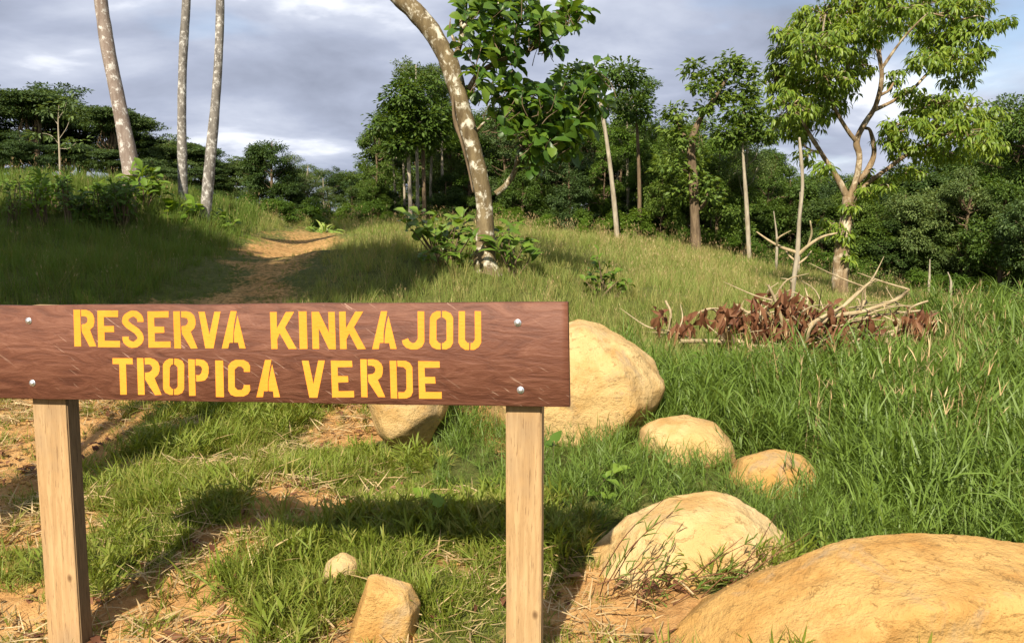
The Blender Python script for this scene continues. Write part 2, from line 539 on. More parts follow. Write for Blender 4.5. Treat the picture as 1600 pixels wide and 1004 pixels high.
def build_ground():
    xs = axis(-600, 600, 6.5, -.5); ys = axis(-120, 900, 7.5, 3.5)
    X, Y = np.meshgrid(xs, ys)
    Z = gz(X, Y)
    dm = dirtmask(X, Y)
    near = 1 - smooth(8, 14, Y)
    Z = Z + dm * near * ((fbm(X * 7, Y * 7, 91, 5) - .5) * .10 - .012)
    ny, nx = X.shape
    idx = np.arange(nx * ny).reshape(ny, nx)
    F = np.stack([idx[:-1, :-1], idx[:-1, 1:], idx[1:, 1:], idx[1:, :-1]], -1).reshape(-1, 4)
    mb = MB(); mb.add(np.stack([X, Y, Z], -1).reshape(-1, 3), F)
    o = mb.obj('ground', soilmat())
    a = o.data.attributes.new('dirt', 'FLOAT', 'POINT'); a.data.foreach_set('value', dm.ravel().astype(np.float32))
    tag(o, 'sandy orange soil and turf rising to a cut bank and meadow', None, None, 'structure')


build_ground()


# ------------------------------------------------------------------ rocks
def rockmat(name, base, light, dirt, bandy=.5):
    m, nt = newmat(name)
    w = worldpos(nt)
    n1 = noise(nt, 2.2, 5, .6, w, .3); n2 = noise(nt, 26, 5, .7, w); n3 = noise(nt, 5.5, 4, .6, w); n4 = noise(nt, 90, 3, .6, w)
    c = ramp(nt, n1, [(.33, base), (.66, light)])
    c = mixc(nt, ramp(nt, n3, [(.48, (0, 0, 0)), (.68, (.75, .75, .75))]), c, dirt)
    c = mixc(nt, ramp(nt, n2, [(.56, (0, 0, 0)), (.72, (.75, .75, .75))]), c, tuple(x * .5 for x in base))
    n5 = noise(nt, 7, 5, .65, worldpos(nt, (1, 1, 2.5)), 1.2)
    c = mixc(nt, ramp(nt, n5, [(.585, (0, 0, 0)), (.615, (.8, .8, .8)), (.65, (0, 0, 0))]), c, tuple(x * .45 for x in base))
    n6 = noise(nt, 3.4, 6, .7, w, .8)
    c = mixc(nt, ramp(nt, n6, [(.55, (0, 0, 0)), (.68, (.6, .6, .6))]), c, (.30, .235, .15))
    h = math_(nt, 'ADD', math_(nt, 'MULTIPLY', n2, .7), math_(nt, 'MULTIPLY', n4, .3))
    principled(nt, c, .92, .12, h, .8, .025)
    return m


G['rock'] = rockmat('sandstone', (.44, .285, .108), (.53, .375, .175), (.37, .21, .066))
G['rock_sand'] = rockmat('sandy_sandstone', (.40, .228, .070), (.49, .31, .115), (.33, .165, .044))
G['rock_pale'] = rockmat('pale_sandstone', (.44, .295, .12), (.58, .44, .23), (.36, .20, .064))


def rock(name, outline, Y, depth, mat, label, sub=5, rough=.03, seed=1, smoothn=4, front=.62, lows=.9, group=None, jit=.06):
    """a boulder whose profile facing the path is the given outline; front and back bulge by depth"""
    rg = np.random.default_rng(seed)
    O = np.array([at(x, y, Y) for x, y in outline])
    c = O.mean(0)
    pts = [O]
    for k, s in ((-1, front), (1, .7), (-.55, .9), (.55, .92)):
        q = c + (O - c) * s * (1 + rg.uniform(-jit, jit, (len(O), 1)))
        q[:, 1] += k * depth * (1 + rg.uniform(-.12, .12, len(O)))
        if k > 0: q[:, 2] = np.minimum(q[:, 2], CAMZ + (q[:, 2] - CAMZ) * q[:, 1] / Y)
        pts.append(q)
    low = O[O[:, 2] < c[2]].copy()
    low = c + (low - c) * lows
    low[:, 2] = np.minimum(low[:, 2], gz(low[:, 0], low[:, 1])) - .12
    pts.append(low)
    A = np.vstack(pts)
    bm = bmesh.new()
    for p in A: bm.verts.new(p)
    r = bmesh.ops.convex_hull(bm, input=list(bm.verts))
    bm.normal_update()
    pl = []
    for f in bm.faces:
        n = np.array(f.normal); p0 = np.array(f.verts[0].co)
        if n.dot(p0 - c) < 0: n = -n
        pl.append((*n, n.dot(p0 - c)))
    bm.free()
    pl = np.array(pl)
    bm = bmesh.new()
    bmesh.ops.create_icosphere(bm, subdivisions=sub, radius=1)
    bm.verts.ensure_lookup_table()
    D = np.array([v.co for v in bm.verts])
    den = D @ pl[:, :3].T
    t = np.where(den > 1e-6, pl[None, :, 3] / np.maximum(den, 1e-6), 1e9).min(1)
    nb = [[e.other_vert(v).index for e in v.link_edges] for v in bm.verts]
    mx = max(len(n) for n in nb)
    NB = np.array([n + [n[0]] * (mx - len(n)) for n in nb])
    for _ in range(smoothn):
        t = .5 * t + .5 * t[NB].mean(1)
    V = D * t[:, None]
    size = t.mean()
    t = t * (1 + (noise3(V + seed, 2.0 / size, seed) * 2.4 + noise3(V + seed, 6.0 / size, seed + 3) * 1.1 + noise3(V + seed, 20.0 / size, seed + 6) * .6 + noise3(V + seed, 60.0 / size, seed + 8) * .35) * rough * 2.2)
    V = D * t[:, None]
    base = np.array([c[0], c[1], gz(c[0], c[1])[0]])
    V = V + (c - base)
    F = np.array([[v.index for v in f.verts] for f in bm.faces])
    bm.free()
    mb = MB(); mb.add(V, F)
    o = mb.obj(name, mat); o.location = base
    tag(o, label, 'rock', group)
    ROCKS.append((c[0], c[1], O[:, 0].min(), O[:, 0].max(), depth))
    return o


ROCKS = []
rock('boulder', [(765, 655), (775, 600), (805, 545), (855, 512), (905, 499), (940, 505), (985, 530), (1022, 558), (1031, 590), (1020, 622), (992, 660), (955, 690), (925, 712), (880, 706), (820, 690)],
     6.0, .55, G['rock'], 'large rounded tan boulder standing behind the bolted end of the sign board', seed=3, rough=.03, smoothn=1, sub=6, jit=.10)
rock('boulder', [(568, 600), (600, 565), (660, 560), (705, 600), (700, 638), (655, 668), (612, 694), (590, 672)],
     5.7, .3, G['rock'], 'tan rock with pointed foot seen below the middle of the sign board', seed=5, sub=5, lows=.3, smoothn=1)
rock('boulder', [(998, 700), (1003, 668), (1030, 653), (1075, 647), (1115, 659), (1143, 688), (1145, 715), (1080, 735), (1010, 730)],
     5.25, .3, G['rock'], 'low domed tan rock beside the large rounded boulder', seed=8, sub=5, smoothn=2)
rock('boulder', [(1132, 752), (1160, 716), (1210, 701), (1250, 708), (1276, 732), (1275, 775), (1200, 790), (1135, 785)],
     4.75, .26, G['rock_sand'], 'small orange-tan rock half buried in tall grass', seed=11, sub=5, smoothn=2)
rock('boulder', [(900, 905), (930, 850), (980, 802), (1050, 775), (1110, 765), (1150, 774), (1200, 808), (1235, 838), (1253, 868), (1240, 915), (1150, 960), (1000, 970), (915, 950)],
     3.62, .34, G['rock_pale'], 'pale wedge-shaped boulder with dry grass leaning over its face', seed=13, rough=.03, smoothn=1, sub=6, jit=.08, front=.55)
BOULDER = rock('boulder', [(985, 1120), (1040, 1000), (1100, 938), (1180, 897), (1250, 868), (1330, 842), (1440, 831), (1530, 836), (1620, 850), (1760, 890), (1860, 980), (1880, 1120)],
     2.9, .45, G['rock_sand'], 'broad flat sandy orange boulder lying in front of the pale wedge-shaped boulder', seed=17, rough=.034, sub=7, smoothn=8, front=.8)
rock('stone', [(503, 905), (510, 876), (535, 861), (560, 874), (564, 902), (540, 916)], 3.4, .08, G['rock_pale'],
     'small pale rounded stone lying in the grass near the wedge stone', seed=19, sub=4)
rock('stone', [(540, 1005), (560, 945), (576, 898), (588, 895), (642, 911), (658, 940), (648, 985), (600, 1015)], 3.0, .10, G['rock_sand'],
     'yellow wedge stone with a flat face beside the sign post', seed=23, sub=5, smoothn=0, rough=.008, jit=.0, front=.8, lows=.97)
for i, (px, py, Y, s) in enumerate([(458, 796, 4.2, 24), (405, 800, 4.15, 20), (430, 806, 4.1, 14), (480, 802, 4.15, 12)]):
    rock('soil_clod', [(px - s, py + s * .5), (px - s * .7, py - s * .5), (px - s * .1, py - s), (px + s * .6, py - s * .55), (px + s, py + s * .4), (px, py + s * .8)],
         Y, s / FPX * Y * .8, G['rock_sand'], 'crumbly orange clod of soil lying on the bare patches', seed=40 + i, sub=3, rough=.09, smoothn=1, group='soil clods on the bare patches')


# ------------------------------------------------------------------ the sign
def woodmat(name, dark, light, crack, side=None):
    m, nt = newmat(name)
    v = objcoord(nt, (9, 9, .7))
    n1 = noise(nt, 6, 6, .6, v, .8); n2 = noise(nt, 2.2, 4, .6, objcoord(nt, (2, 2, 1.2))); n3 = noise(nt, 30, 4, .7, objcoord(nt, (6, 6, .35)))
    c = ramp(nt, n1, [(.3, dark), (.7, light)])
    c = mixc(nt, ramp(nt, n2, [(.48, (0, 0, 0)), (.72, (.7, .7, .7))]), c, (.21, .155, .10))
    c = mixc(nt, ramp(nt, n3, [(.57, (0, 0, 0)), (.66, (.8, .8, .8))]), c, crack)
    # a knot here and there
    vo = nd(nt, 'ShaderNodeTexVoronoi'); vo.inputs['Scale'].default_value = 1.7
    nt.links.new(objcoord(nt, (4, 4, 2.6)), vo.inputs['Vector'])
    c = mixc(nt, ramp(nt, vo.outputs['Distance'], [(.03, (.8, .8, .8)), (.09, (0, 0, 0))]), c, (.10, .05, .02))
    if side:                                   # one side painted darker: its shade put into the colour with weathered, cracked wood
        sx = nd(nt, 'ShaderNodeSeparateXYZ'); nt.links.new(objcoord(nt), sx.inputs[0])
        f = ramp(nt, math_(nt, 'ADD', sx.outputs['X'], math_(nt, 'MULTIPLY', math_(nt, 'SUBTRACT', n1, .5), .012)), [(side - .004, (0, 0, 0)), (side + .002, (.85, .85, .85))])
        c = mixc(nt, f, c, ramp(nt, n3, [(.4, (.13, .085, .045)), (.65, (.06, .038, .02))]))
    principled(nt, c, .8, .2, n1, .4, .006)
    return m


def paintmat():
    m, nt = newmat('brown_paint')
    v = objcoord(nt, (1.0, 1, 4.2))
    g1 = noise(nt, 5.5, 6, .62, v, 1.6); g2 = noise(nt, 60, 4, .6, objcoord(nt, (.35, 1, 1.6)), .6)
    c = ramp(nt, g1, [(.28, (.070, .024, .014)), (.5, (.128, .047, .026)), (.75, (.20, .086, .052))])
    c = mixc(nt, ramp(nt, noise(nt, 3.1, 4, .6, objcoord(nt)), [(.45, (0, 0, 0)), (.75, (.55, .55, .55))]), c, (.115, .040, .022))
    # pale scratches running down across the grain
    mp = nd(nt, 'ShaderNodeMapping'); mp.inputs['Scale'].default_value = (.9, 1, 13); nt.links.new(objcoord(nt, (1, 1, 1), (0, math.radians(-33), 0)), mp.inputs[0])
    s = noise(nt, 8, 4, .55, mp.outputs[0], .35)
    s2 = noise(nt, 2.3, 2, .5, objcoord(nt))
    sc = math_(nt, 'MULTIPLY', ramp(nt, s, [(.64, (0, 0, 0)), (.67, (1, 1, 1))]), ramp(nt, s2, [(.45, (0, 0, 0)), (.58, (1, 1, 1))]))
    c = mixc(nt, math_(nt, 'MULTIPLY', sc, .75), c, (.46, .30, .22))
    h = math_(nt, 'ADD', math_(nt, 'MULTIPLY', g1, .75), math_(nt, 'MULTIPLY', g2, .35))
    principled(nt, c, .6, .3, h, .6, .010)
    return m


def plain(name, col, rough=.6, metal=0.0, nscale=None, amt=.3):
    m, nt = newmat(name)
    c = col
    b = None
    if nscale:
        b = noise(nt, nscale, 5, .6, objcoord(nt))
        c = mixc(nt, math_(nt, 'MULTIPLY', b, amt), col, tuple(x * .5 for x in col))
    p, _ = principled(nt, c, rough, .3, b, .25, .004)
    p.inputs['Metallic'].default_value = metal
    return m


def lettermat():
    m, nt = newmat('yellow_paint')
    n = noise(nt, 40, 5, .6, objcoord(nt, (1, 1, 2.2))); n2 = noise(nt, 7, 4, .6, objcoord(nt))
    c = ramp(nt, n2, [(.3, (.68, .245, .018)), (.7, (.76, .305, .030))])
    c = mixc(nt, ramp(nt, n, [(.60, (0, 0, 0)), (.72, (.6, .6, .6))]), c, (.40, .17, .045))
    principled(nt, c, .6, .3, n, .35, .004)
    return m


def letter_polys(ch, w, h, t):
    g = .035 * w + .4
    x0 = t + g
    if ch == 'I': return [[(0, 0), (w, 0), (w, h), (0, h)]]
    if ch == 'E': return [[(0, 0), (w * .95, 0), (w * .95, .175 * h), (t, .175 * h), (t, .42 * h), (w * .74, .42 * h), (w * .74, .59 * h), (t, .59 * h), (t, .825 * h), (w, .825 * h), (w, h), (0, h)]]
    if ch == 'T': return [[(0, 0), (w, 0), (w, .17 * h), (w / 2 + t / 2, .17 * h), (w / 2 + t / 2, h), (w / 2 - t / 2, h), (w / 2 - t / 2, .17 * h), (0, .17 * h)]]
    if ch == 'V': return [[(0, 0), (t, 0), (w / 2, .62 * h), (w - t, 0), (w, 0), (w / 2 + t * .62, h), (w / 2 - t * .62, h)]]
    if ch == 'K': return [[(0, 0), (t, 0), (t, .44 * h), (w * .62, 0), (w * .94, 0), (w * .56, .42 * h), (w, h), (w * .68, h), (w * .36, .58 * h), (t, .74 * h), (t, h), (0, h)]]
    if ch == 'N': return [[(0, 0), (t * 1.05, 0), (w - t, .56 * h), (w - t, 0), (w, 0), (w, h), (w - t * 1.05, h), (t, .44 * h), (t, h), (0, h)]]
    bar = [(0, 0), (t, 0), (t, h), (0, h)]
    if ch in 'RP':
        y1 = .56 if ch == 'R' else .60
        outer = [(x0, 0), (w * .56, 0), (w * .74, .03 * h), (w * .88, .11 * h), (w * .94, .22 * h), (w * .94, y1 * .62 * h), (w * .88, y1 * .82 * h)]
        inner = [(w * .50, (y1 - .17) * h), (w * .60, (y1 - .22) * h), (w * .63, (y1 - .28) * h), (w * .63, .25 * h), (w * .58, .19 * h), (w * .48, .17 * h), (x0, .17 * h)]
        if ch == 'R':
            return [bar, outer + [(w * .72, y1 * .98 * h), (w, h), (w - t * 1.02, h), (x0 + .5, .60 * h), (x0, .58 * h), (x0, (y1 - .16) * h)] + inner]
        return [bar, outer + [(w * .74, y1 * .97 * h), (w * .56, y1 * h), (x0, y1 * h), (x0, (y1 - .17) * h)] + inner]

    def half(xs, f):
        p = [(xs, 0), (w * .70, 0), (w * .9, .06 * h), (w, .17 * h), (w, .83 * h), (w * .9, .94 * h), (w * .70, h), (xs, h), (xs, .84 * h), (w * .60, .83 * h), (w - t, .76 * h), (w - t, .24 * h), (w * .60, .17 * h), (xs, .16 * h)]
        return [(f(x), y) for x, y in p]
    if ch == 'D': return [bar, half(x0, lambda x: x)]
    if ch == 'O': return [half(w / 2 + g * .6, lambda x: x), half(w / 2 + g * .6, lambda x: w - x)]
    if ch == 'U':
        p = [(w - t, 0), (w, 0), (w, .82 * h), (w * .9, .93 * h), (w * .7, h), (w / 2 + g * .6, h), (w / 2 + g * .6, .83 * h), (w * .62, .82 * h), (w - t, .74 * h)]
        return [p, [(w - x, y) for x, y in p]]
    if ch == 'J': return [[(w - t, 0), (w, 0), (w, .80 * h), (w * .9, .92 * h), (w * .68, .99 * h), (w * .42, h), (w * .2, .95 * h), (w * .06, .86 * h), (0, .76 * h), (w * .27, .70 * h), (w * .34, .79 * h), (w * .48, .83 * h), (w * .6, .81 * h), (w - t, .72 * h)]]
    if ch == 'C': return [[(w, .33 * h), (w - t, .33 * h), (w - t, .25 * h), (w * .60, .175 * h), (w * .44, .175 * h), (t, .26 * h), (t, .74 * h), (w * .44, .825 * h), (w * .60, .825 * h), (w - t, .75 * h), (w - t, .69 * h), (w, .69 * h),
                           (w, .83 * h), (w * .9, .93 * h), (w * .70, h), (w * .32, h), (w * .12, .95 * h), (0, .84 * h), (0, .16 * h), (w * .12, .05 * h), (w * .32, 0), (w * .70, 0), (w * .9, .06 * h), (w, .17 * h)]]
    if ch == 'S':
        cl = cat([(w - .5 * t, .30 * h), (w - .55 * t, .20 * h), (w * .64, .095 * h), (w * .38, .095 * h), (.5 * t, .20 * h), (.5 * t, .32 * h), (w * .36, .43 * h), (w * .66, .55 * h), (w - .5 * t, .69 * h), (w - .5 * t, .80 * h), (w * .62, .905 * h), (w * .38, .905 * h), (.55 * t, .81 * h), (.5 * t, .70 * h)], 3)
        T = np.gradient(cl, axis=0); T /= np.linalg.norm(T, axis=1)[:, None]
        n = np.column_stack([-T[:, 1], T[:, 0]]) * t * .48
        return [[tuple(p) for p in cl + n] + [tuple(p) for p in (cl - n)[::-1]]]
    if ch == 'A': return [[(.36 * w, 0), (.62 * w, 0), (.52 * w, .36 * h), (.475 * w, .60 * h), (.475 * w, .84 * h), (.31 * w, .84 * h), (.27 * w, h), (0, h)],
                          [(.66 * w, .12 * h), (w, h), (.73 * w, h), (.69 * w, .84 * h), (.515 * w, .84 * h), (.515 * w, .60 * h), (.57 * w, .36 * h)]]


def build_sign():
    YR, YL = 2.60, 2.945                     # the board stands at a slight angle to the view
    R0, L0 = at(888, 554, YR), at(0, 550, YL)
    ex = np.array([R0[0] - L0[0], R0[1] - L0[1], 0]); ex /= np.linalg.norm(ex)
    en = np.array([ex[1], -ex[0], 0])        # towards the viewer
    ez = np.array([0, 0, 1.0])

    def on(px, py):                          # point of the board's front face
        u, v = (px - 800) / FPX, (502 - py) / FPX
        d = np.array([u, CP + SP * v, -SP + CP * v]); o = np.array([0, 0, CAMZ])
        s = en.dot(R0 - o) / en.dot(d)
        p = o + d * s
        return np.array([(p - R0).dot(ex), (p - R0).dot(ez)])
    base = np.array([*R0[:2], gz(R0[0], R0[1])[0]])
    root = empty('sign', base, 'brown wooden sign board with yellow stencilled words bolted to two squared posts', 'sign', rz=math.atan2(ex[1], ex[0]))
    zb = R0[2] - base[2]                     # local: x along board, -y towards viewer, z up from the ground
    tr, br = on(887, 472), on(890, 636)
    tl, bl = on(0, 478), on(0, 622)
    tl2 = tl + (tl - tr) * .042; bl2 = bl + (bl - br) * .042
    TH = .032
    # board: slightly wavy sawn edges
    n = 90; mb = MB()
    rows = []
    for i in range(n + 1):
        f = i / n
        top = tl2 * (1 - f) + tr * f + np.array([0, (fbm(f * 9, 2.0, 5) - .5) * .007]); bot = bl2 * (1 - f) + br * f + np.array([0, (fbm(f * 11, 7.0, 6) - .5) * .004])
        e = .0025
        rows.append([(bot[0], TH - e, bot[1]), (bot[0], e, bot[1]), (bot[0], 0, bot[1] + e), (top[0], 0, top[1] - e), (top[0], e, top[1]), (top[0], TH - e, top[1]), (top[0], TH, top[1] - e), (bot[0], TH, bot[1] + e)])
    V = np.array(rows).reshape(-1, 3)
    F = []
    for i in range(n):
        for k in range(8):
            F.append((i * 8 + k, (i + 1) * 8 + k, (i + 1) * 8 + (k + 1) % 8, i * 8 + (k + 1) % 8))
    V[:, 2] += zb
    mb.add(V, F)
    for s in (0, n):
        r = [s * 8 + k for k in range(8)]
        q = [(r[2], r[3], r[6], r[7]), (r[0], r[1], r[2], r[7]), (r[3], r[4], r[5], r[6])]
        if s == 0: q = [x[::-1] for x in q]
        mb.f[4].append(np.array(q))
    board = mb.obj('board', paintmat(), root, flat=True)
    # lettering
    lm = lettermat()
    rows = [('R', 116, 150, 484, 541), ('E', 153, 187, 485, 542), ('S', 191.5, 224.5, 485, 543), ('E', 231.5, 266, 486, 543), ('R', 272, 308, 486, 544), ('V', 310, 345, 486.5, 544), ('A', 347, 384, 486, 544),
            ('K', 423, 463, 487, 545), ('I', 467.5, 480, 486.5, 545), ('N', 488, 524, 487, 545), ('K', 531, 571, 486.5, 545), ('A', 581.5, 620, 486, 545), ('J', 628, 663, 486, 546), ('O', 671.5, 708, 486, 545.5), ('U', 716.5, 752, 486, 546),
            ('T', 176.5, 208, 559, 616), ('R', 215, 252, 559, 616.5), ('O', 255, 288, 560, 616.5), ('P', 295, 328.5, 561, 618), ('I', 337, 349.5, 563, 620), ('C', 357, 391, 562, 619), ('A', 401, 438, 562, 620),
            ('V', 472, 507.5, 563, 621), ('E', 518, 553, 563, 620.5), ('R', 563.5, 601, 561, 620), ('D', 610, 645, 563, 622), ('E', 654, 689.5, 564, 622.5)]
    for ch, xa, xb, ya, yb in rows:
        w, h = xb - xa, yb - ya
        bm = bmesh.new()
        sk = .06 if ch in 'IEKNRDTP' else .0          # the stencil leans a touch
        for poly in letter_polys(ch, w, h, 10.2):
            vs = []
            for x, y in poly:
                q = on(xa + x + (y / h) * sk * 28 - sk * 14 + random.uniform(-.35, .35), ya + y + random.uniform(-.35, .35))
                vs.append(bm.verts.new((q[0], -.0009, q[1] + zb)))
            f = bm.faces.new(vs)
            ex_ = bmesh.ops.extrude_face_region(bm, geom=[f])
            bmesh.ops.translate(bm, verts=[v for v in ex_['geom'] if isinstance(v, bmesh.types.BMVert)], vec=(0, .0014, 0))
        bmesh.ops.triangulate(bm, faces=bm.faces[:])
        bmesh.ops.recalc_face_normals(bm, faces=bm.faces[:])
        me = bpy.data.meshes.new('letter'); bm.to_mesh(me); bm.free(); me.materials.append(lm)
        link(bpy.data.objects.new('letter', me), board)
    # posts
    wm = woodmat('sawn_wood', (.32, .195, .088), (.46, .305, .152), (.15, .085, .04))
    for (a, b, py) in ((40, 96, 626), (787, 845, 637)):
        xa, xb = on(a, py)[0], on(b, py)[0]
        # the post's face lies behind the board: push its edges out for that distance
        k = 1 + TH / 2.75
        mid = (xa + xb) / 2; wd = (xb - xa) * k * .97
        if a < 100: mid -= .006
        bm = bmesh.new()
        bmesh.ops.create_cube(bm, size=1)
        c = R0 + ex * mid
        lowz = gz(c[0], c[1])[0] - base[2] - .25
        top = on((a + b) / 2, 480)[1] + zb + .0
        dep = .066
        for v in bm.verts:
            v.co = (v.co.x * wd, v.co.y * dep, lowz if v.co.z < 0 else top)
        bmesh.ops.bevel(bm, geom=bm.edges[:], offset=.004, segments=2, affect='EDGES')
        ed = [e for e in bm.edges if abs(e.verts[0].co.z - e.verts[1].co.z) > .2]
        bmesh.ops.subdivide_edges(bm, edges=ed, cuts=24)
        for v in bm.verts:
            v.co.x += (fbm(v.co.z * 2.5, v.co.y * 9 + a, 3)[()] - .5) * .006
            v.co.y += (fbm(v.co.z * 2.5 + 4, v.co.x * 9, 8)[()] - .5) * .005
        # left post's inner side: shade painted into the wood colour, with weathering and cracks
        me = bpy.data.meshes.new('post'); bm.to_mesh(me); bm.free()
        me.materials.append(wm if a > 100 else woodmat('shaded_weathered_wood', (.32, .195, .088), (.46, .305, .152), (.15, .085, .04), wd / 2 - .004))
        o = link(bpy.data.objects.new('post', me), root)
        o.location = (mid, TH + dep / 2 + .003, 0)
    # bolts
    zm = plain('zinc', (.78, .78, .80), .35, .85)
    for px, py in ((45, 501), (51, 598), (809, 504), (813.5, 609)):
        q = on(px, py)
        bm = bmesh.new()
        bmesh.ops.create_cone(bm, cap_ends=True, segments=20, radius1=.0125, radius2=.0115, depth=.003)
        m2 = bmesh.ops.create_uvsphere(bm, u_segments=14, v_segments=8, radius=.0085)
        for v in m2['verts']: v.co.z = max(v.co.z * .75, 0) + .001
        for v in bm.verts: v.co = (v.co.x, -v.co.z - .0012, v.co.y)
        me = bpy.data.meshes.new('bolt'); bm.to_mesh(me); bm.free(); me.materials.append(zm)
        me.polygons.foreach_set('use_smooth', np.ones(len(me.polygons), bool))
        o = link(bpy.data.objects.new('bolt', me), root)
        o.location = (q[0], 0, q[1] + zb)
    return base


build_sign()


# ------------------------------------------------------------------ trees
def limb_to(mb, a, b, r0, r1, sag=.12, rg=None, sides=6):
    a = np.asarray(a, float); b = np.asarray(b, float)
    L = np.linalg.norm(b - a)
    m1 = a + (b - a) * .35 + rg.normal(0, .06, 3) * L + np.array([0, 0, -sag * L * .5])
    m2 = a + (b - a) * .7 + rg.normal(0, .06, 3) * L
    tube(mb, [a, m1, m2, b], [r0, r0 * .75 + r1 * .25, r0 * .4 + r1 * .6, r1], sides, 3, .1, int(rg.integers(1e6)))


def fill_cluster(mb, c, r, nsub, per, L, W, rg, droop=.2, tmpl=T_RHOMB, flat=1.0, shell=.55, spread=.5):
    """leaf sprays through an ellipsoid: sub-clusters near its skin, leaves round each"""
    c = np.asarray(c, float); r = np.asarray(r, float)
    d = rdir(nsub, rg)
    rad = rg.uniform(shell ** 3, 1.0, nsub) ** (1 / 3)
    S = c + d * rad[:, None] * r
    n = nsub * per
    o = rdir(n, rg)
    sr = spread * rg.uniform(.25, 1, n)
    P = np.repeat(S, per, 0) + o * sr[:, None] * np.array([1, 1, .62 * flat])
    A = o * .8 + np.repeat(d, per, 0) * .55 + rg.normal(0, .35, (n, 3)); A[:, 2] = A[:, 2] * .6 - droop
    N = np.repeat(d, per, 0) * .45 + rg.normal(0, .38, (n, 3)) + np.array([0, 0, 1.0])
    s = rg.uniform(.65, 1.25, n)
    leaves(mb, P, A, N, L * s, W * s, tmpl)
    return S


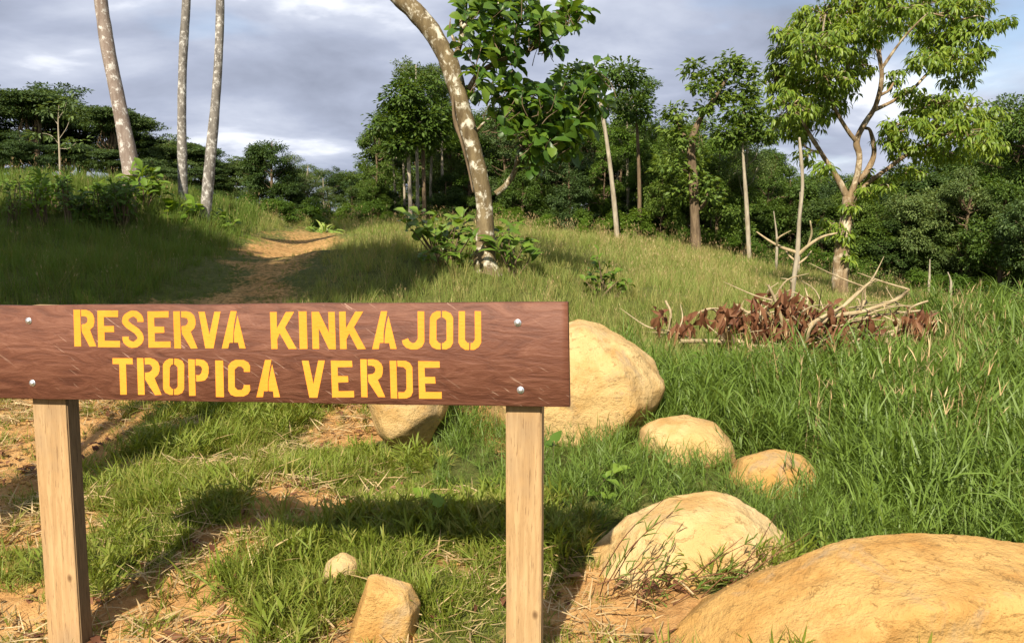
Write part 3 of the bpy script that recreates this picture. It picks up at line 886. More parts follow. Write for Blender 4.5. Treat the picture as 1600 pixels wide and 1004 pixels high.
def make_template(kind, seed):
    """wood and crown meshes of one forest tree, standing at the origin, with its height"""
    rg = np.random.default_rng(seed)
    wood, crown = MB(), MB()
    if kind == 'round':
        H = 11.0; top = 5.2; bark, leaf = 'bark_brown', 'canopy'
        spine = [(0, 0, -.4), (rg.normal(0, .1), rg.normal(0, .1), 2.5), (rg.normal(0, .3), rg.normal(0, .3), 5.5), (rg.normal(0, .4), rg.normal(0, .4), 8.6)]
        tube(wood, spine, [.22, .17, .13, .05], 8, 4, .12, seed)
        for i in range(27):
            a = rg.uniform(0, 6.28); z = rg.uniform(3.0, 10.4)
            rr = 2.5 * math.sqrt(max(0.08, 1 - ((z - 6.4) / 4.4) ** 2)) * rg.uniform(.5, 1.25)
            c = np.array([math.cos(a) * rr, math.sin(a) * rr, z])
            q = rg.uniform(.4, .95)
            S = fill_cluster(crown, c, (q * 1.25, q * 1.25, q * .8), 20, 28, .20, .10, rg, spread=.42)
            limb_to(wood, (spine[2][0], spine[2][1], min(z - .8, 7.5)), c, .07, .02, .1, rg, 5)
            for s in S[:4]: limb_to(wood, c, s, .02, .006, 0, rg, 4)
    elif kind == 'slender':
        H = 13.0; bark, leaf = 'bark_white', 'canopy'
        spine = [(0, 0, -.4), (rg.normal(0, .1), 0, 3.5), (rg.normal(0, .25), rg.normal(0, .2), 7.5), (rg.normal(0, .3), rg.normal(0, .3), 11.8)]
        tube(wood, spine, [.16, .13, .10, .04], 8, 4, .1, seed)
        for i in range(20):
            a = rg.uniform(0, 6.28); z = rg.uniform(6.4, 12.5)
            rr = 1.9 * rg.uniform(.3, 1.1) * (1.15 - .5 * abs(z - 10) / 3)
            c = np.array([spine[3][0] + math.cos(a) * rr, spine[3][1] + math.sin(a) * rr, z])
            q = rg.uniform(.35, .8)
            S = fill_cluster(crown, c, (q * 1.3, q * 1.3, q * .6), 17, 26, .19, .09, rg, spread=.40)
            limb_to(wood, (spine[2][0], spine[2][1], max(6.5, z - 1.6)), c, .05, .015, .05, rg, 5)
            for s in S[:4]: limb_to(wood, c, s, .015, .005, 0, rg, 4)
    elif kind == 'umbrella':
        H = 9.0; bark, leaf = 'bark_brown', 'canopy_flat'
        spine = [(0, 0, -.5), (.1, 0, 2), (rg.normal(0, .4), rg.normal(0, .4), 4.5), (rg.normal(0, .5), rg.normal(0, .5), 7.4)]
        tube(wood, spine, [.24, .2, .15, .06], 8, 4, .12, seed)
        for i in range(19):
            a = rg.uniform(0, 6.28); lvl = rg.choice([3.0, 4.4, 5.8, 7.0, 8.3], p=[.12, .18, .22, .25, .23])
            rr = rg.uniform(.2, 1) * (4.0 - .33 * lvl)
            c = np.array([math.cos(a) * rr, math.sin(a) * rr, lvl + rg.normal(0, .25)])
            q = rg.uniform(1.0, 1.8)
            S = fill_cluster(crown, c, (q * 1.1, q * 1.1, q * .24), 40, 30, .19, .09, rg, droop=.05, shell=.2, flat=.45, spread=.42)
            limb_to(wood, (spine[2][0] * .7, spine[2][1] * .7, lvl * .62), c, .08, .02, .1, rg, 5)
    elif kind == 'full':
        H = 8.0; bark, leaf = 'bark_brown', 'canopy'
        tube(wood, [(0, 0, -.4), (.1, 0, 2), (.1, .1, 4.5), (0, 0, 6.8)], [.16, .14, .10, .04], 7, 4, .1, seed)
        for i in range(18):
            a = rg.uniform(0, 6.28); z = rg.uniform(.9, 7.3)
            rr = 2.1 * math.sqrt(max(.1, 1 - ((z - 3.4) / 4.6) ** 2)) * rg.uniform(.4, 1.05)
            c = np.array([math.cos(a) * rr, math.sin(a) * rr, z])
            q = rg.uniform(.6, 1.05)
            fill_cluster(crown, c, (q * 1.1, q * 1.1, q * .8), 34, 28, .19, .10, rg, spread=.38)
            limb_to(wood, (.1, 0, max(.4, z - .9)), c, .05, .015, .05, rg, 5)
    elif kind == 'loose':
        H = 9.5; bark, leaf = 'bark_white', 'canopy_pale'
        tube(wood, [(0, 0, -.4), (.05, 0, 2.6), (-.15, .1, 5.4), (.1, 0, 8.2)], [.15, .12, .085, .03], 7, 4, .1, seed)
        for i in range(13):
            a = rg.uniform(0, 6.28); z = rg.uniform(4.2, 9.2)
            rr = 2.0 * rg.uniform(.3, 1.1)
            c = np.array([math.cos(a) * rr, math.sin(a) * rr, z])
            q = rg.uniform(.6, 1.0)
            S = fill_cluster(crown, c, (q * 1.2, q * 1.2, q * .6), 26, 20, .17, .075, rg, shell=.2, spread=.40)
            limb_to(wood, (-.1, 0, max(2.8, z - 2.0)), c, .05, .015, .05, rg, 5)
            for s in S[:6]: limb_to(wood, c, s, .014, .005, 0, rg, 4)
    elif kind == 'bush':
        H = 2.2; bark, leaf = 'bark_brown', 'bush'
        for i in range(7):
            a = rg.uniform(0, 6.28); rr = rg.uniform(.1, .8); z = rg.uniform(.5, 1.7)
            c = np.array([math.cos(a) * rr, math.sin(a) * rr, z])
            tube(wood, [(rg.normal(0, .06), rg.normal(0, .06), -.1), c * .5, c], [.025, .018, .008], 5, 3, .1, seed + i)
            q = rg.uniform(.35, .6)
            fill_cluster(crown, c, (q, q, q * .85), 40, 18, .12, .062, rg, spread=.24)
    H = float(np.percentile(np.vstack(crown.v)[:, 2], 99.7))
    return wood.mesh(kind + '_trunk', G[bark]), crown.mesh(kind + '_crown', G[leaf]), H


TEMPL = {}
for kind, seeds in (('round', (101, 102, 103)), ('slender', (111, 112)), ('umbrella', (121, 122)), ('full', (131, 132)), ('loose', (141, 142)), ('bush', (151, 152, 153))):
    TEMPL[kind] = [make_template(kind, s) for s in seeds]
CATN = {'bush': 'bush'}


def plant(kind, var, px, top, Y, label, group, wid=1.0, rz=None, name=None, leafmat_=None):
    """put a copy of a template so that its top stands where the photograph shows it"""
    p = at(px, top, Y)
    z0 = gz(p[0], p[1])[0]
    wd, cr, H = TEMPL[kind][var % len(TEMPL[kind])]
    s = (p[2] - z0) / H
    nm = name or ('bush' if kind == 'bush' else 'forest_tree')
    root = empty(nm, (p[0], p[1], z0), label, 'bush' if kind == 'bush' else 'tree', group, rz if rz is not None else random.uniform(0, 6.28))
    root.scale = (s * wid, s * wid, s)
    t = link(bpy.data.objects.new('stem' if kind == 'bush' else 'trunk', wd), root)
    c = link(bpy.data.objects.new('foliage' if kind == 'bush' else 'crown', cr), root)
    if leafmat_:
        c.material_slots[0].link = 'OBJECT'; c.material_slots[0].material = G[leafmat_]
    return root


# flat-topped dark trees above the cut bank
for i, (px, top, Y, w) in enumerate([(-90, 120, 34, 1.2), (-20, 128, 38, 1.1), (45, 143, 36, 1.15), (115, 140, 41, 1.2), (165, 168, 37, 1.1), (225, 196, 41, 1.2), (285, 222, 43, 1.2), (335, 236, 46, 1.3), (385, 252, 46, 1.3), (25, 205, 29, 1.2), (105, 225, 31, 1.3), (70, 150, 39, 1.2), (195, 182, 40, 1.2), (255, 210, 40, 1.2), (310, 230, 42, 1.2), (360, 245, 43, 1.2), (175, 235, 31, 1.3), (250, 248, 33, 1.3), (330, 262, 36, 1.4), (-60, 215, 28, 1.3)]):
    z = 'over the broad-leaved plants' if px < 150 else ('behind the leaning pinkish trunk' if px < 240 else 'behind the slim grey trunks')
    r = 'tall dark' if i < 9 else 'low dark'
    plant('umbrella', i, px, top, Y, r + ' flat-topped tree ' + z, r + ' flat-topped trees ' + z, w)
GL = 'rounded trees beyond the bend of the road'
LL = 'low rounded tree beyond the bend of the dirt road'
for i, (px, top, Y, k, w) in enumerate([(425, 222, 38, 'full', 1.0), (405, 232, 40, 'round', 1.0), (455, 240, 39, 'loose', 1.2), (480, 255, 41, 'loose', 1.2), (470, 262, 44, 'full', 1.3), (515, 262, 46, 'round', 1.2), (552, 268, 48, 'full', 1.3), (400, 275, 40, 'full', 1.4), (450, 285, 38, 'full', 1.4), (505, 275, 40, 'loose', 1.2), (548, 292, 40, 'full', 1.3), (350, 285, 36, 'full', 1.4), (300, 290, 34, 'full', 1.3)]):
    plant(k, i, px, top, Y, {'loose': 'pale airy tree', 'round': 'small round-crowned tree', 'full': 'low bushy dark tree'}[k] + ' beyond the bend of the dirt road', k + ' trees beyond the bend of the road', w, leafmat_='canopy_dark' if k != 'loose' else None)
# forest edge
KINDW = {'round': 'round-crowned leafy tree', 'slender': 'tall high-crowned tree', 'full': 'low-branching bushy tree', 'loose': 'pale airy tree'}


def zone(px):
    for lim, z in ((600, 'where the forest meets the road bend'), (720, 'behind the broad-leaved shrub'), (780, 'behind the leaning spotted trunk'), (930, 'behind the big leaves of the leaning tree'), (1010, 'behind the slender white trunk'),
                   (1130, 'around the vine-clad leaning arm'), (1215, 'behind the pale slender trunk with airy crown'), (1290, 'behind the dead snag'), (1360, 'behind the trunk of the spreading tree'), (1480, 'under the spreading tree\'s long limb'), (1560, 'past the spreading tree\'s outer leaves')):
        if px < lim: return z
    return 'at the low end of the sloping meadow'


edge = [(585, 178, 32, 'round', .75), (615, 165, 34, 'slender', 1.0), (650, 92, 31, 'slender', .95), (672, 98, 33, 'slender', .9), (700, 150, 34, 'round', .8), (735, 160, 34, 'round', .95), (760, 172, 36, 'round', .95), (845, 188, 33, 'round', .95), (630, 150, 33, 'slender', .9), (690, 118, 32, 'slender', .9), (925, 150, 34, 'round', .75), (1075, 190, 31, 'round', .85), (1125, 240, 30, 'full', .9), (1035, 250, 30, 'full', .9), (890, 240, 30, 'full', .9), (815, 235, 31, 'full', .9), (785, 178, 33, 'round', .85), (825, 195, 35, 'round', .85),
        (870, 178, 34, 'round', .8), (905, 165, 36, 'round', .8), (985, 106, 32, 'slender', .9), (965, 150, 36, 'slender', .9), (1018, 190, 34, 'round', .75), (1050, 205, 33, 'round', .75), (1100, 180, 33, 'round', .8), (1140, 205, 35, 'round', .75),
        (1168, 195, 30, 'loose', .95), (1205, 240, 34, 'round', .8), (1235, 282, 34, 'full', .9), (1275, 285, 35, 'full', .9), (1330, 275, 33, 'round', .9), (1372, 300, 33, 'full', .95), (1415, 305, 32, 'full', .95), (1455, 300, 33, 'round', .9), (1500, 295, 32, 'full', 1.0),
        (1545, 230, 33, 'round', .85), (1520, 262, 31, 'round', .9), (1012, 225, 31, 'round', .8), (1060, 222, 32, 'round', .8), (945, 215, 32, 'round', .8), (1400, 280, 34, 'round', .9), (1585, 150, 33, 'round', .85), (1625, 110, 31, 'round', .85), (1680, 160, 32, 'round', .9), (1740, 180, 30, 'round', .9), (1570, 285, 29, 'full', .9), (1620, 310, 27, 'full', .9)]
for i, (px, top, Y, k, w) in enumerate(edge):
    plant(k, i, px, top, Y, KINDW[k] + ' ' + zone(px), 'forest edge: ' + KINDW[k] + ' ' + zone(px), w, leafmat_=None if k == 'loose' else ('canopy', 'bush', 'canopy_flat', 'canopy', 'canopy_pale')[(i * 7 + i // 3) % 5])
for i in range(44):
    px = 560 + i * 28 + random.uniform(-10, 10)
    hi = np.interp(px, [560, 620, 700, 900, 1050, 1200, 1280, 1350, 1500, 1600, 1800], [275, 180, 170, 180, 190, 225, 275, 262, 245, 205, 190])
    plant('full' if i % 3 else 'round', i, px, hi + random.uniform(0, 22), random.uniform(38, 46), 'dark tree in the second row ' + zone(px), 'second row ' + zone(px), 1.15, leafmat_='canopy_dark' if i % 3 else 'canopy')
for i in range(30):
    px = 575 + i * 38 + random.uniform(-12, 12)
    lo = np.interp(px, [560, 900, 1200, 1600], [285, 285, 320, 350])
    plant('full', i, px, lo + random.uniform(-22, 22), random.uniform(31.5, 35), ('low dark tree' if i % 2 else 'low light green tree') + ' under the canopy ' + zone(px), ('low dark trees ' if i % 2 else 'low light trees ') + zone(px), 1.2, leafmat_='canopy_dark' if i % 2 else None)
# shrubs along the edge of the meadow
for i in range(38):
    px = 575 + i * 29 + random.uniform(-10, 10)
    base = np.interp(px, [560, 880, 965, 1085, 1170, 1300, 1450, 1600], [352, 371, 376, 392, 412, 440, 468, 495])
    plant('bush', i, px, base - random.uniform(22, 52), random.uniform(28.2, 31), 'low green bush at the forest foot ' + zone(px), 'forest foot bushes ' + zone(px), random.uniform(1.0, 1.5))
for px, top, Y, lb in ((850, 336, 26, 'bright conical bush at the forest foot below the leaning tree branch'), (913, 343, 26.5, 'bright conical bush in front of the slender white trunk'), (990, 362, 26.5, 'round bright bush just past the foot of the slender white trunk')):
    plant('bush', 1, px, top, Y, lb, None, .8, leafmat_='fern')
GS2 = 'bushes lining the bend of the road'
for i, (px, top, Y) in enumerate([(345, 318, 26), (380, 305, 27), (415, 312, 27), (452, 310, 28), (490, 308, 27), (528, 318, 29), (556, 322, 29), (500, 335, 25), (365, 328, 24), (60, 262, 18.5), (140, 275, 18), (30, 275, 17), (230, 282, 18)]):
    plant('bush', i, px, top, Y, 'loose green bush near the bend of the dirt road' if i < 9 else 'green bush on the crest of the cut bank', GS2 if i < 9 else 'bushes on the crest of the cut bank', 1.25)


def P_(lst, Y):
    return [at(x, y, Y + (d[0] if d else 0)) for x, y, *d in lst]


def rel(pts, base):
    return np.asarray(pts) - base


def bare_trunk(name, path, widths, Y, mat, label, group=None, wob=.07, seed=0, crown=None, dip=.5):
    """a trunk along a path of the photograph's points; widths in pixels"""
    pts = np.array([at(x, y, Y) for x, y in path])
    base = pts[0].copy(); base[2] = gz(base[0], base[1])[0]
    pts[0][2] = min(pts[0][2], base[2] - .25)
    r = np.array(widths) / FPX * Y / 2
    root = empty(name, base, label, 'tree', group)
    mb = MB(); tube(mb, rel(pts, base), r, 14, 8, wob, seed)
    t = mb
    rg = np.random.default_rng(seed + 5)
    if crown:
        cm = MB()
        for (dx, dy, dz, q) in crown:
            c = rel(pts[-1], base) + np.array([dx, dy, dz])
            limb_to(mb, rel(pts[-1], base), c, r[-1] * .6, .02, 0, rg, 6)
            fill_cluster(cm, c, (q * 1.2, q * 1.2, q * .7), 34, 22, .19, .09, rg, spread=.35)
        cm.obj('crown', G['canopy'], root)
    mb.obj('trunk', mat, root)
    return root, base


CR = [(-1.6, .3, 1.2, 1.0), (1.5, -.3, 1.4, 1.0), (.2, 1.2, 1.8, 1.1), (-.3, -1.2, 1.5, .9), (0, 0, 2.6, 1.1)]
bare_trunk('bare_tree', [(207, 300), (203, 255), (187, 170), (166, 60), (155, -20), (140, -160), (128, -300)], [27, 25, 22, 20, 19, 17, 13], 15.5, G['bark_pale'], 'tall bare pinkish trunk leaning on the crest of the bank', seed=2, crown=CR)
bare_trunk('bare_tree', [(286, 322), (285, 260), (284, 170), (287, 70), (292, -10), (298, -150), (300, -280)], [15, 14, 13, 13, 12, 11, 8], 17, G['bark_grey'], 'straight slim grey trunk between two thicker bare trunks', seed=3, crown=CR)
bare_trunk('bare_tree', [(317, 362), (324, 300), (333, 200), (341, 100), (344, 0), (343, -120), (338, -260)], [19, 17, 15, 13, 12, 11, 8], 15.8, G['bark_grey'], 'slim lichen-spotted trunk rising beside the dirt road', seed=4, crown=CR)
bare_trunk('slender_tree', [(966, 380), (958, 300), (948, 220), (938, 160), (934, 135)], [8, 7, 6, 5, 3], 27, G['bark_white'], 'slender white trunk leaning at the forest edge', seed=6, crown=[(-.6, 0, .3, .5), (.7, .2, .4, .55)])
bare_trunk('slender_tree', [(1000, 368), (999, 300), (997, 230), (994, 180)], [6.5, 6, 5, 3], 29, G['bark_brown'], 'thin brown trunk beside the slender white trunk', seed=7, crown=[(0, 0, .2, .6)])
bare_trunk('slender_tree', [(1172, 415), (1167, 330), (1163, 270), (1160, 225)], [7.5, 6.5, 5, 3], 27.5, G['bark_white'], 'pale slender trunk with a thin airy crown at the meadow edge', seed=8, crown=[(-.5, 0, .3, .5), (.6, 0, .5, .5), (0, 0, 1.0, .5)])
bare_trunk('slender_tree', [(642, 350), (640, 290), (637, 215)], [7, 6, 5], 29, G['bark_white'], 'pale trunk behind the broad-leaved shrub, the lower of a pair', seed=9, crown=[(-.6, -.3, .4, .6), (.5, -.2, .5, .6), (0, -.3, 1.3, .6), (-.2, -.4, -.3, .4)])
bare_trunk('slender_tree', [(663, 345), (662, 270), (660, 200)], [7, 6, 5], 29.5, G['bark_brown'], 'brownish trunk behind the broad-leaved shrub, the taller of a pair', seed=10, crown=[(-.6, -.3, .5, .6), (.6, -.2, .4, .6), (0, -.3, 1.4, .6), (.2, -.4, -.3, .4)])
for i, (px, b, t, Y) in enumerate([(1450, 468, 405, 27), (1484, 462, 425, 27), (1247, 430, 300, 26), (1212, 425, 330, 25)]):
    bare_trunk('thin_trunk', [(px, b), (px + 2, (b + t) / 2), (px + (-1) ** i * 3, t)], [4.5, 3.6, 1.2], Y, G['bark_white'], 'thin pale bare trunk in the shade of the forest edge', 'thin trunks under the forest edge', seed=60 + i)


def emergent():
    """tree with a leaning leafy arm that rises above the forest"""
    Y = 27.5
    b = at(1088, 394, Y); base = np.array([b[0], b[1], gz(b[0], b[1])[0]])
    root = empty('forest_tree', base, 'vine-clad tree whose leaning leafy arm rises above the forest', 'tree')
    w, c = MB(), MB()
    rg = np.random.default_rng(77)
    L = lambda l: rel(P_(l, Y), base)
    tube(w, L([(1088, 404), (1086, 350), (1084, 290), (1080, 230), (1092, 190), (1112, 160), (1138, 120)]), np.array([18, 16, 14, 12, 9, 7, 4]) / FPX * Y / 2, 9, 5, .15, 3)
    tube(w, L([(1080, 235), (1062, 200), (1055, 170)]), [.1, .07, .03], 6, 4, .1, 4)
    tube(w, L([(1084, 330), (1100, 320), (1106, 300)]), [.09, .06, .03], 6, 4, .1, 4)
    for px, py, q in [(1140, 92, .30), (1160, 108, .36), (1172, 130, .40), (1150, 140, .34), (1120, 118, .30), (1085, 108, .32), (1100, 132, .34), (1128, 150, .28), (1168, 152, .30), (1100, 165, .25), (1058, 175, .3), (1050, 200, .35), (1066, 215, .32),
                      (1080, 255, .5), (1092, 290, .55), (1070, 300, .5), (1110, 310, .5), (1050, 260, .5)]:
        k = np.array(at(px, py, Y + rg.uniform(-.4, .4))) - base
        fill_cluster(c, k, (q * 1.15, q, q * .85), 16, 11, .20, .11, rg, spread=.2)
    w.obj('trunk', G['bark_brown'], root); c.obj('crown', G['canopy'], root)


emergent()


def sapling():
    Y = 17.5
    b = at(94, 300, Y); base = np.array([b[0], b[1], gz(b[0], b[1])[0]])
    root = empty('sapling', base, 'thin pale sapling with sparse yellowish leaves before the flat-topped trees', 'tree')
    w, c = MB(), MB(); rg = np.random.default_rng(5)
    L = lambda l: rel(P_(l, Y), base)
    tube(w, L([(95, 310), (93, 240), (91, 195), (92, 165)]), [.026, .020, .014, .005], 7, 4, .1, 1)
    for pts in ([(92, 225), (80, 212), (66, 208)], [(92, 218), (104, 200), (112, 178)], [(91, 195), (80, 180), (74, 168)], [(93, 232), (108, 232), (120, 222)], [(92, 185), (100, 172), (104, 160)]):
        tube(w, L(pts), [.009, .006, .003], 5, 4, .1, 2)
        k = L(pts)[-1]
        fill_cluster(c, k, (.22, .22, .12), 9, 6, .13, .06, rg, spread=.14)
    w.obj('trunk', G['bark_white'], root); c.obj('crown', G['canopy_pale'], root)


sapling()


# ------------------------------------------------------------------ the leaning tree with big leaves
def main_tree():
    Y = 11.0
    b = at(757, 420, Y); base = np.array([b[0], b[1], gz(b[0], b[1])[0]])
    root = empty('leaning_tree', base, 'leaning tree with white-spotted bark and large glossy leaves in the meadow', 'tree')
    k = Y / FPX / 2
    L = lambda l: rel(P_(l, Y), base)
    t = MB()
    path = [(768, 448), (758, 415), (758, 385), (758, 340), (754, 300), (746, 262), (736, 220), (723, 175), (714, 140), (704, 105), (690, 75), (672, 46), (648, 18), (625, -4), (596, -40), (560, -100), (535, -180)]
    wid = [66, 46, 37, 32, 31, 31, 31, 32, 33, 34, 33, 33, 34, 33, 30, 24, 12]
    tube(t, L(path), np.array(wid) * k * .84, 20, 8, .05, 21)
    trunk = t.obj('trunk', G['bark_main'], root)
    # vines climbing along the shaded side
    v = MB()
    tube(v, L([(708, 150, -.1), (709, 180, -.1), (714, 200, -.1), (722, 225, -.12), (731, 260, -.1), (739, 300, -.12)]), np.array([3, 5, 6, 4, 4, 3]) * k, 7, 5, .2, 3)
    v.obj('climbing_stem', G['bark_brown'], trunk)
    limbs = [([(774, 303), (790, 290), (804, 268), (811, 240), (820, 218), (832, 204)], [10, 9, 8, 8, 6, 4]),
             ([(811, 240), (828, 228), (850, 205), (872, 190)], [6, 5, 4, 3]),
             ([(832, 204), (858, 178), (884, 160), (912, 128), (930, 108)], [5, 4, 4, 3, 2]),
             ([(820, 218), (806, 190), (800, 160)], [5, 4, 3]),
             ([(732, 140), (745, 118), (768, 102), (798, 88), (826, 80), (852, 66), (880, 40)], [9, 8, 7, 6, 5, 4, 3]),
             ([(768, 102), (790, 100), (815, 104)], [5, 4, 3]),
             ([(708, 92), (716, 78), (722, 50), (721, 20), (722, -20), (728, -70)], [10, 9, 8, 7, 6, 4]),
             ([(722, 45), (745, 20), (780, 5), (815, -5)], [7, 5, 4, 3]),
             ([(712, 70), (706, 55), (703, 42), (704, 28)], [6, 4, 3, 1]),
             ([(826, 80), (850, 40), (880, 12), (905, -2)], [4, 3, 3, 2]),
             ([(738, 215), (752, 196), (770, 180)], [6, 4, 2])]
    for i, (p, w) in enumerate(limbs):
        m = MB()
        d = random.uniform(-.5, .5) if i not in (0, 8) else .1
        n = len(p)
        tube(m, L([(x, y, d * j / n) for j, (x, y) in enumerate(p)]), np.array(w) * k, 9, 5, .1, 30 + i)
        m.obj('branch', G['bark_main'], root)
    # leaves: rosettes at twig ends
    rg = np.random.default_rng(99)
    blobs = [(745, 12, 26, 18, 30), (772, 30, 30, 22, 44), (800, 12, 30, 18, 38), (832, 22, 28, 24, 44), (862, 36, 26, 26, 40), (888, 22, 22, 20, 28), (905, 10, 14, 10, 14), (760, 62, 26, 18, 30), (792, 60, 26, 20, 34), (824, 62, 24, 18, 30), (855, 66, 22, 16, 22),
             (735, 50, 16, 20, 14), (765, 88, 22, 14, 20), (742, 98, 14, 16, 14), (786, 108, 20, 12, 14), (742, 130, 14, 12, 8), (722, 62, 8, 8, 4), (768, 140, 14, 12, 8),
             (800, 140, 22, 14, 20), (828, 150, 28, 18, 34), (860, 150, 28, 20, 36), (890, 150, 26, 22, 34), (915, 135, 20, 20, 24), (934, 112, 12, 14, 10), (932, 150, 12, 20, 10), (806, 178, 24, 16, 28), (838, 186, 28, 18, 34), (870, 186, 28, 20, 34), (900, 184, 22, 18, 24),
             (815, 212, 20, 14, 16), (848, 216, 28, 16, 26), (878, 218, 26, 16, 22), (905, 208, 16, 14, 12), (850, 242, 22, 12, 14), (838, 258, 14, 10, 8), (790, 198, 14, 10, 8), (770, 168, 14, 10, 8), (880, 240, 16, 10, 8),
             (745, -40, 40, 26, 30), (800, -30, 44, 22, 30)]
    P, A, N, Ls, tw = [], [], [], [], []
    for (cx, cy, rx, ry, n) in blobs:
        n = int(n * (1.5 if cy < 125 else 2.7))
        ros = max(1, n // 7)
        for r_ in range(ros):
            a, q = rg.uniform(0, 6.28), math.sqrt(rg.uniform(0, 1))
            c = at(cx + math.cos(a) * q * rx, cy + math.sin(a) * q * ry, Y + rg.normal(0, .45)) - base
            axis_ = np.array([rg.normal(.25, .4), rg.normal(-.15, .4), rg.uniform(.2, .9)]); axis_ /= np.linalg.norm(axis_)
            tw.append((c, axis_))
            for j in range(max(5, n // ros)):
                o = rdir(1, rg)[0]; o -= axis_ * o.dot(axis_); o /= np.linalg.norm(o)
                d = o * .85 + axis_ * rg.uniform(-.15, .75)
                d[2] -= rg.uniform(0, .55)
                P.append(c + axis_ * rg.uniform(-.06, .05) + o * .02); A.append(d)
                N.append(axis_ + rg.normal(0, .35, 3) + np.array([0, -.35, .5])); Ls.append(rg.uniform(.12, .26))
    P, A, N, Ls = map(np.array, (P, A, N, Ls))
    m = MB()
    for c, ax in tw:
        tube(m, [c - ax * .22 + rg.normal(0, .04, 3), c - ax * .12, c + ax * .05], [.006, .005, .003], 5, 2, .05, 1)
    m.obj('twigs', G['bark_brown'], root)['kind'] = 'stuff'
    order = np.argsort(P[:, 1] - Ls * 3)          # the ones that show largest
    own, rest = order[:290], order[290:]
    protos = []
    for j, wr in enumerate((.52, .60, .68)):
        mb = MB(); leaves(mb, [(0, 0, 0)], np.array([[1., 0, 0]]), np.array([[0., 0, 1]]), np.array([1.]), np.array([wr]), T_OBOV)
        protos.append(mb.mesh('leaf', G['big_leaf']))
    for q in own:
        a = Vector(A[q]).normalized(); nn = Vector(N[q])
        bx = nn.cross(a).normalized(); cz = a.cross(bx)
        from mathutils import Matrix
        M = Matrix(((a.x, bx.x, cz.x), (a.y, bx.y, cz.y), (a.z, bx.z, cz.z))).to_4x4()
        o = bpy.data.objects.new('leaf', protos[q % 3])
        o.matrix_local = Matrix.Translation(Vector(P[q])) @ M @ Matrix.Scale(float(Ls[q]), 4)
        link(o); o.parent = root
    mb = MB(); leaves(mb, P[rest], A[rest], N[rest], Ls[rest], Ls[rest] * .6, T_OBOV)
    mb.obj('foliage', G['big_leaf'], root)['kind'] = 'stuff'
    # crown of the leader, above the frame
    cm = MB()
    top = L([path[-1]])[0]
    for d in ((-1.3, .2, .5), (.8, .6, .9), (-.3, -.8, 1.1)):
        fill_cluster(cm, top + np.array(d), (1.1, 1.0, .7), 22, 9, .26, .15, rg, tmpl=T_OBOV)
    cm.obj('crown', G['big_leaf'], root)


main_tree()


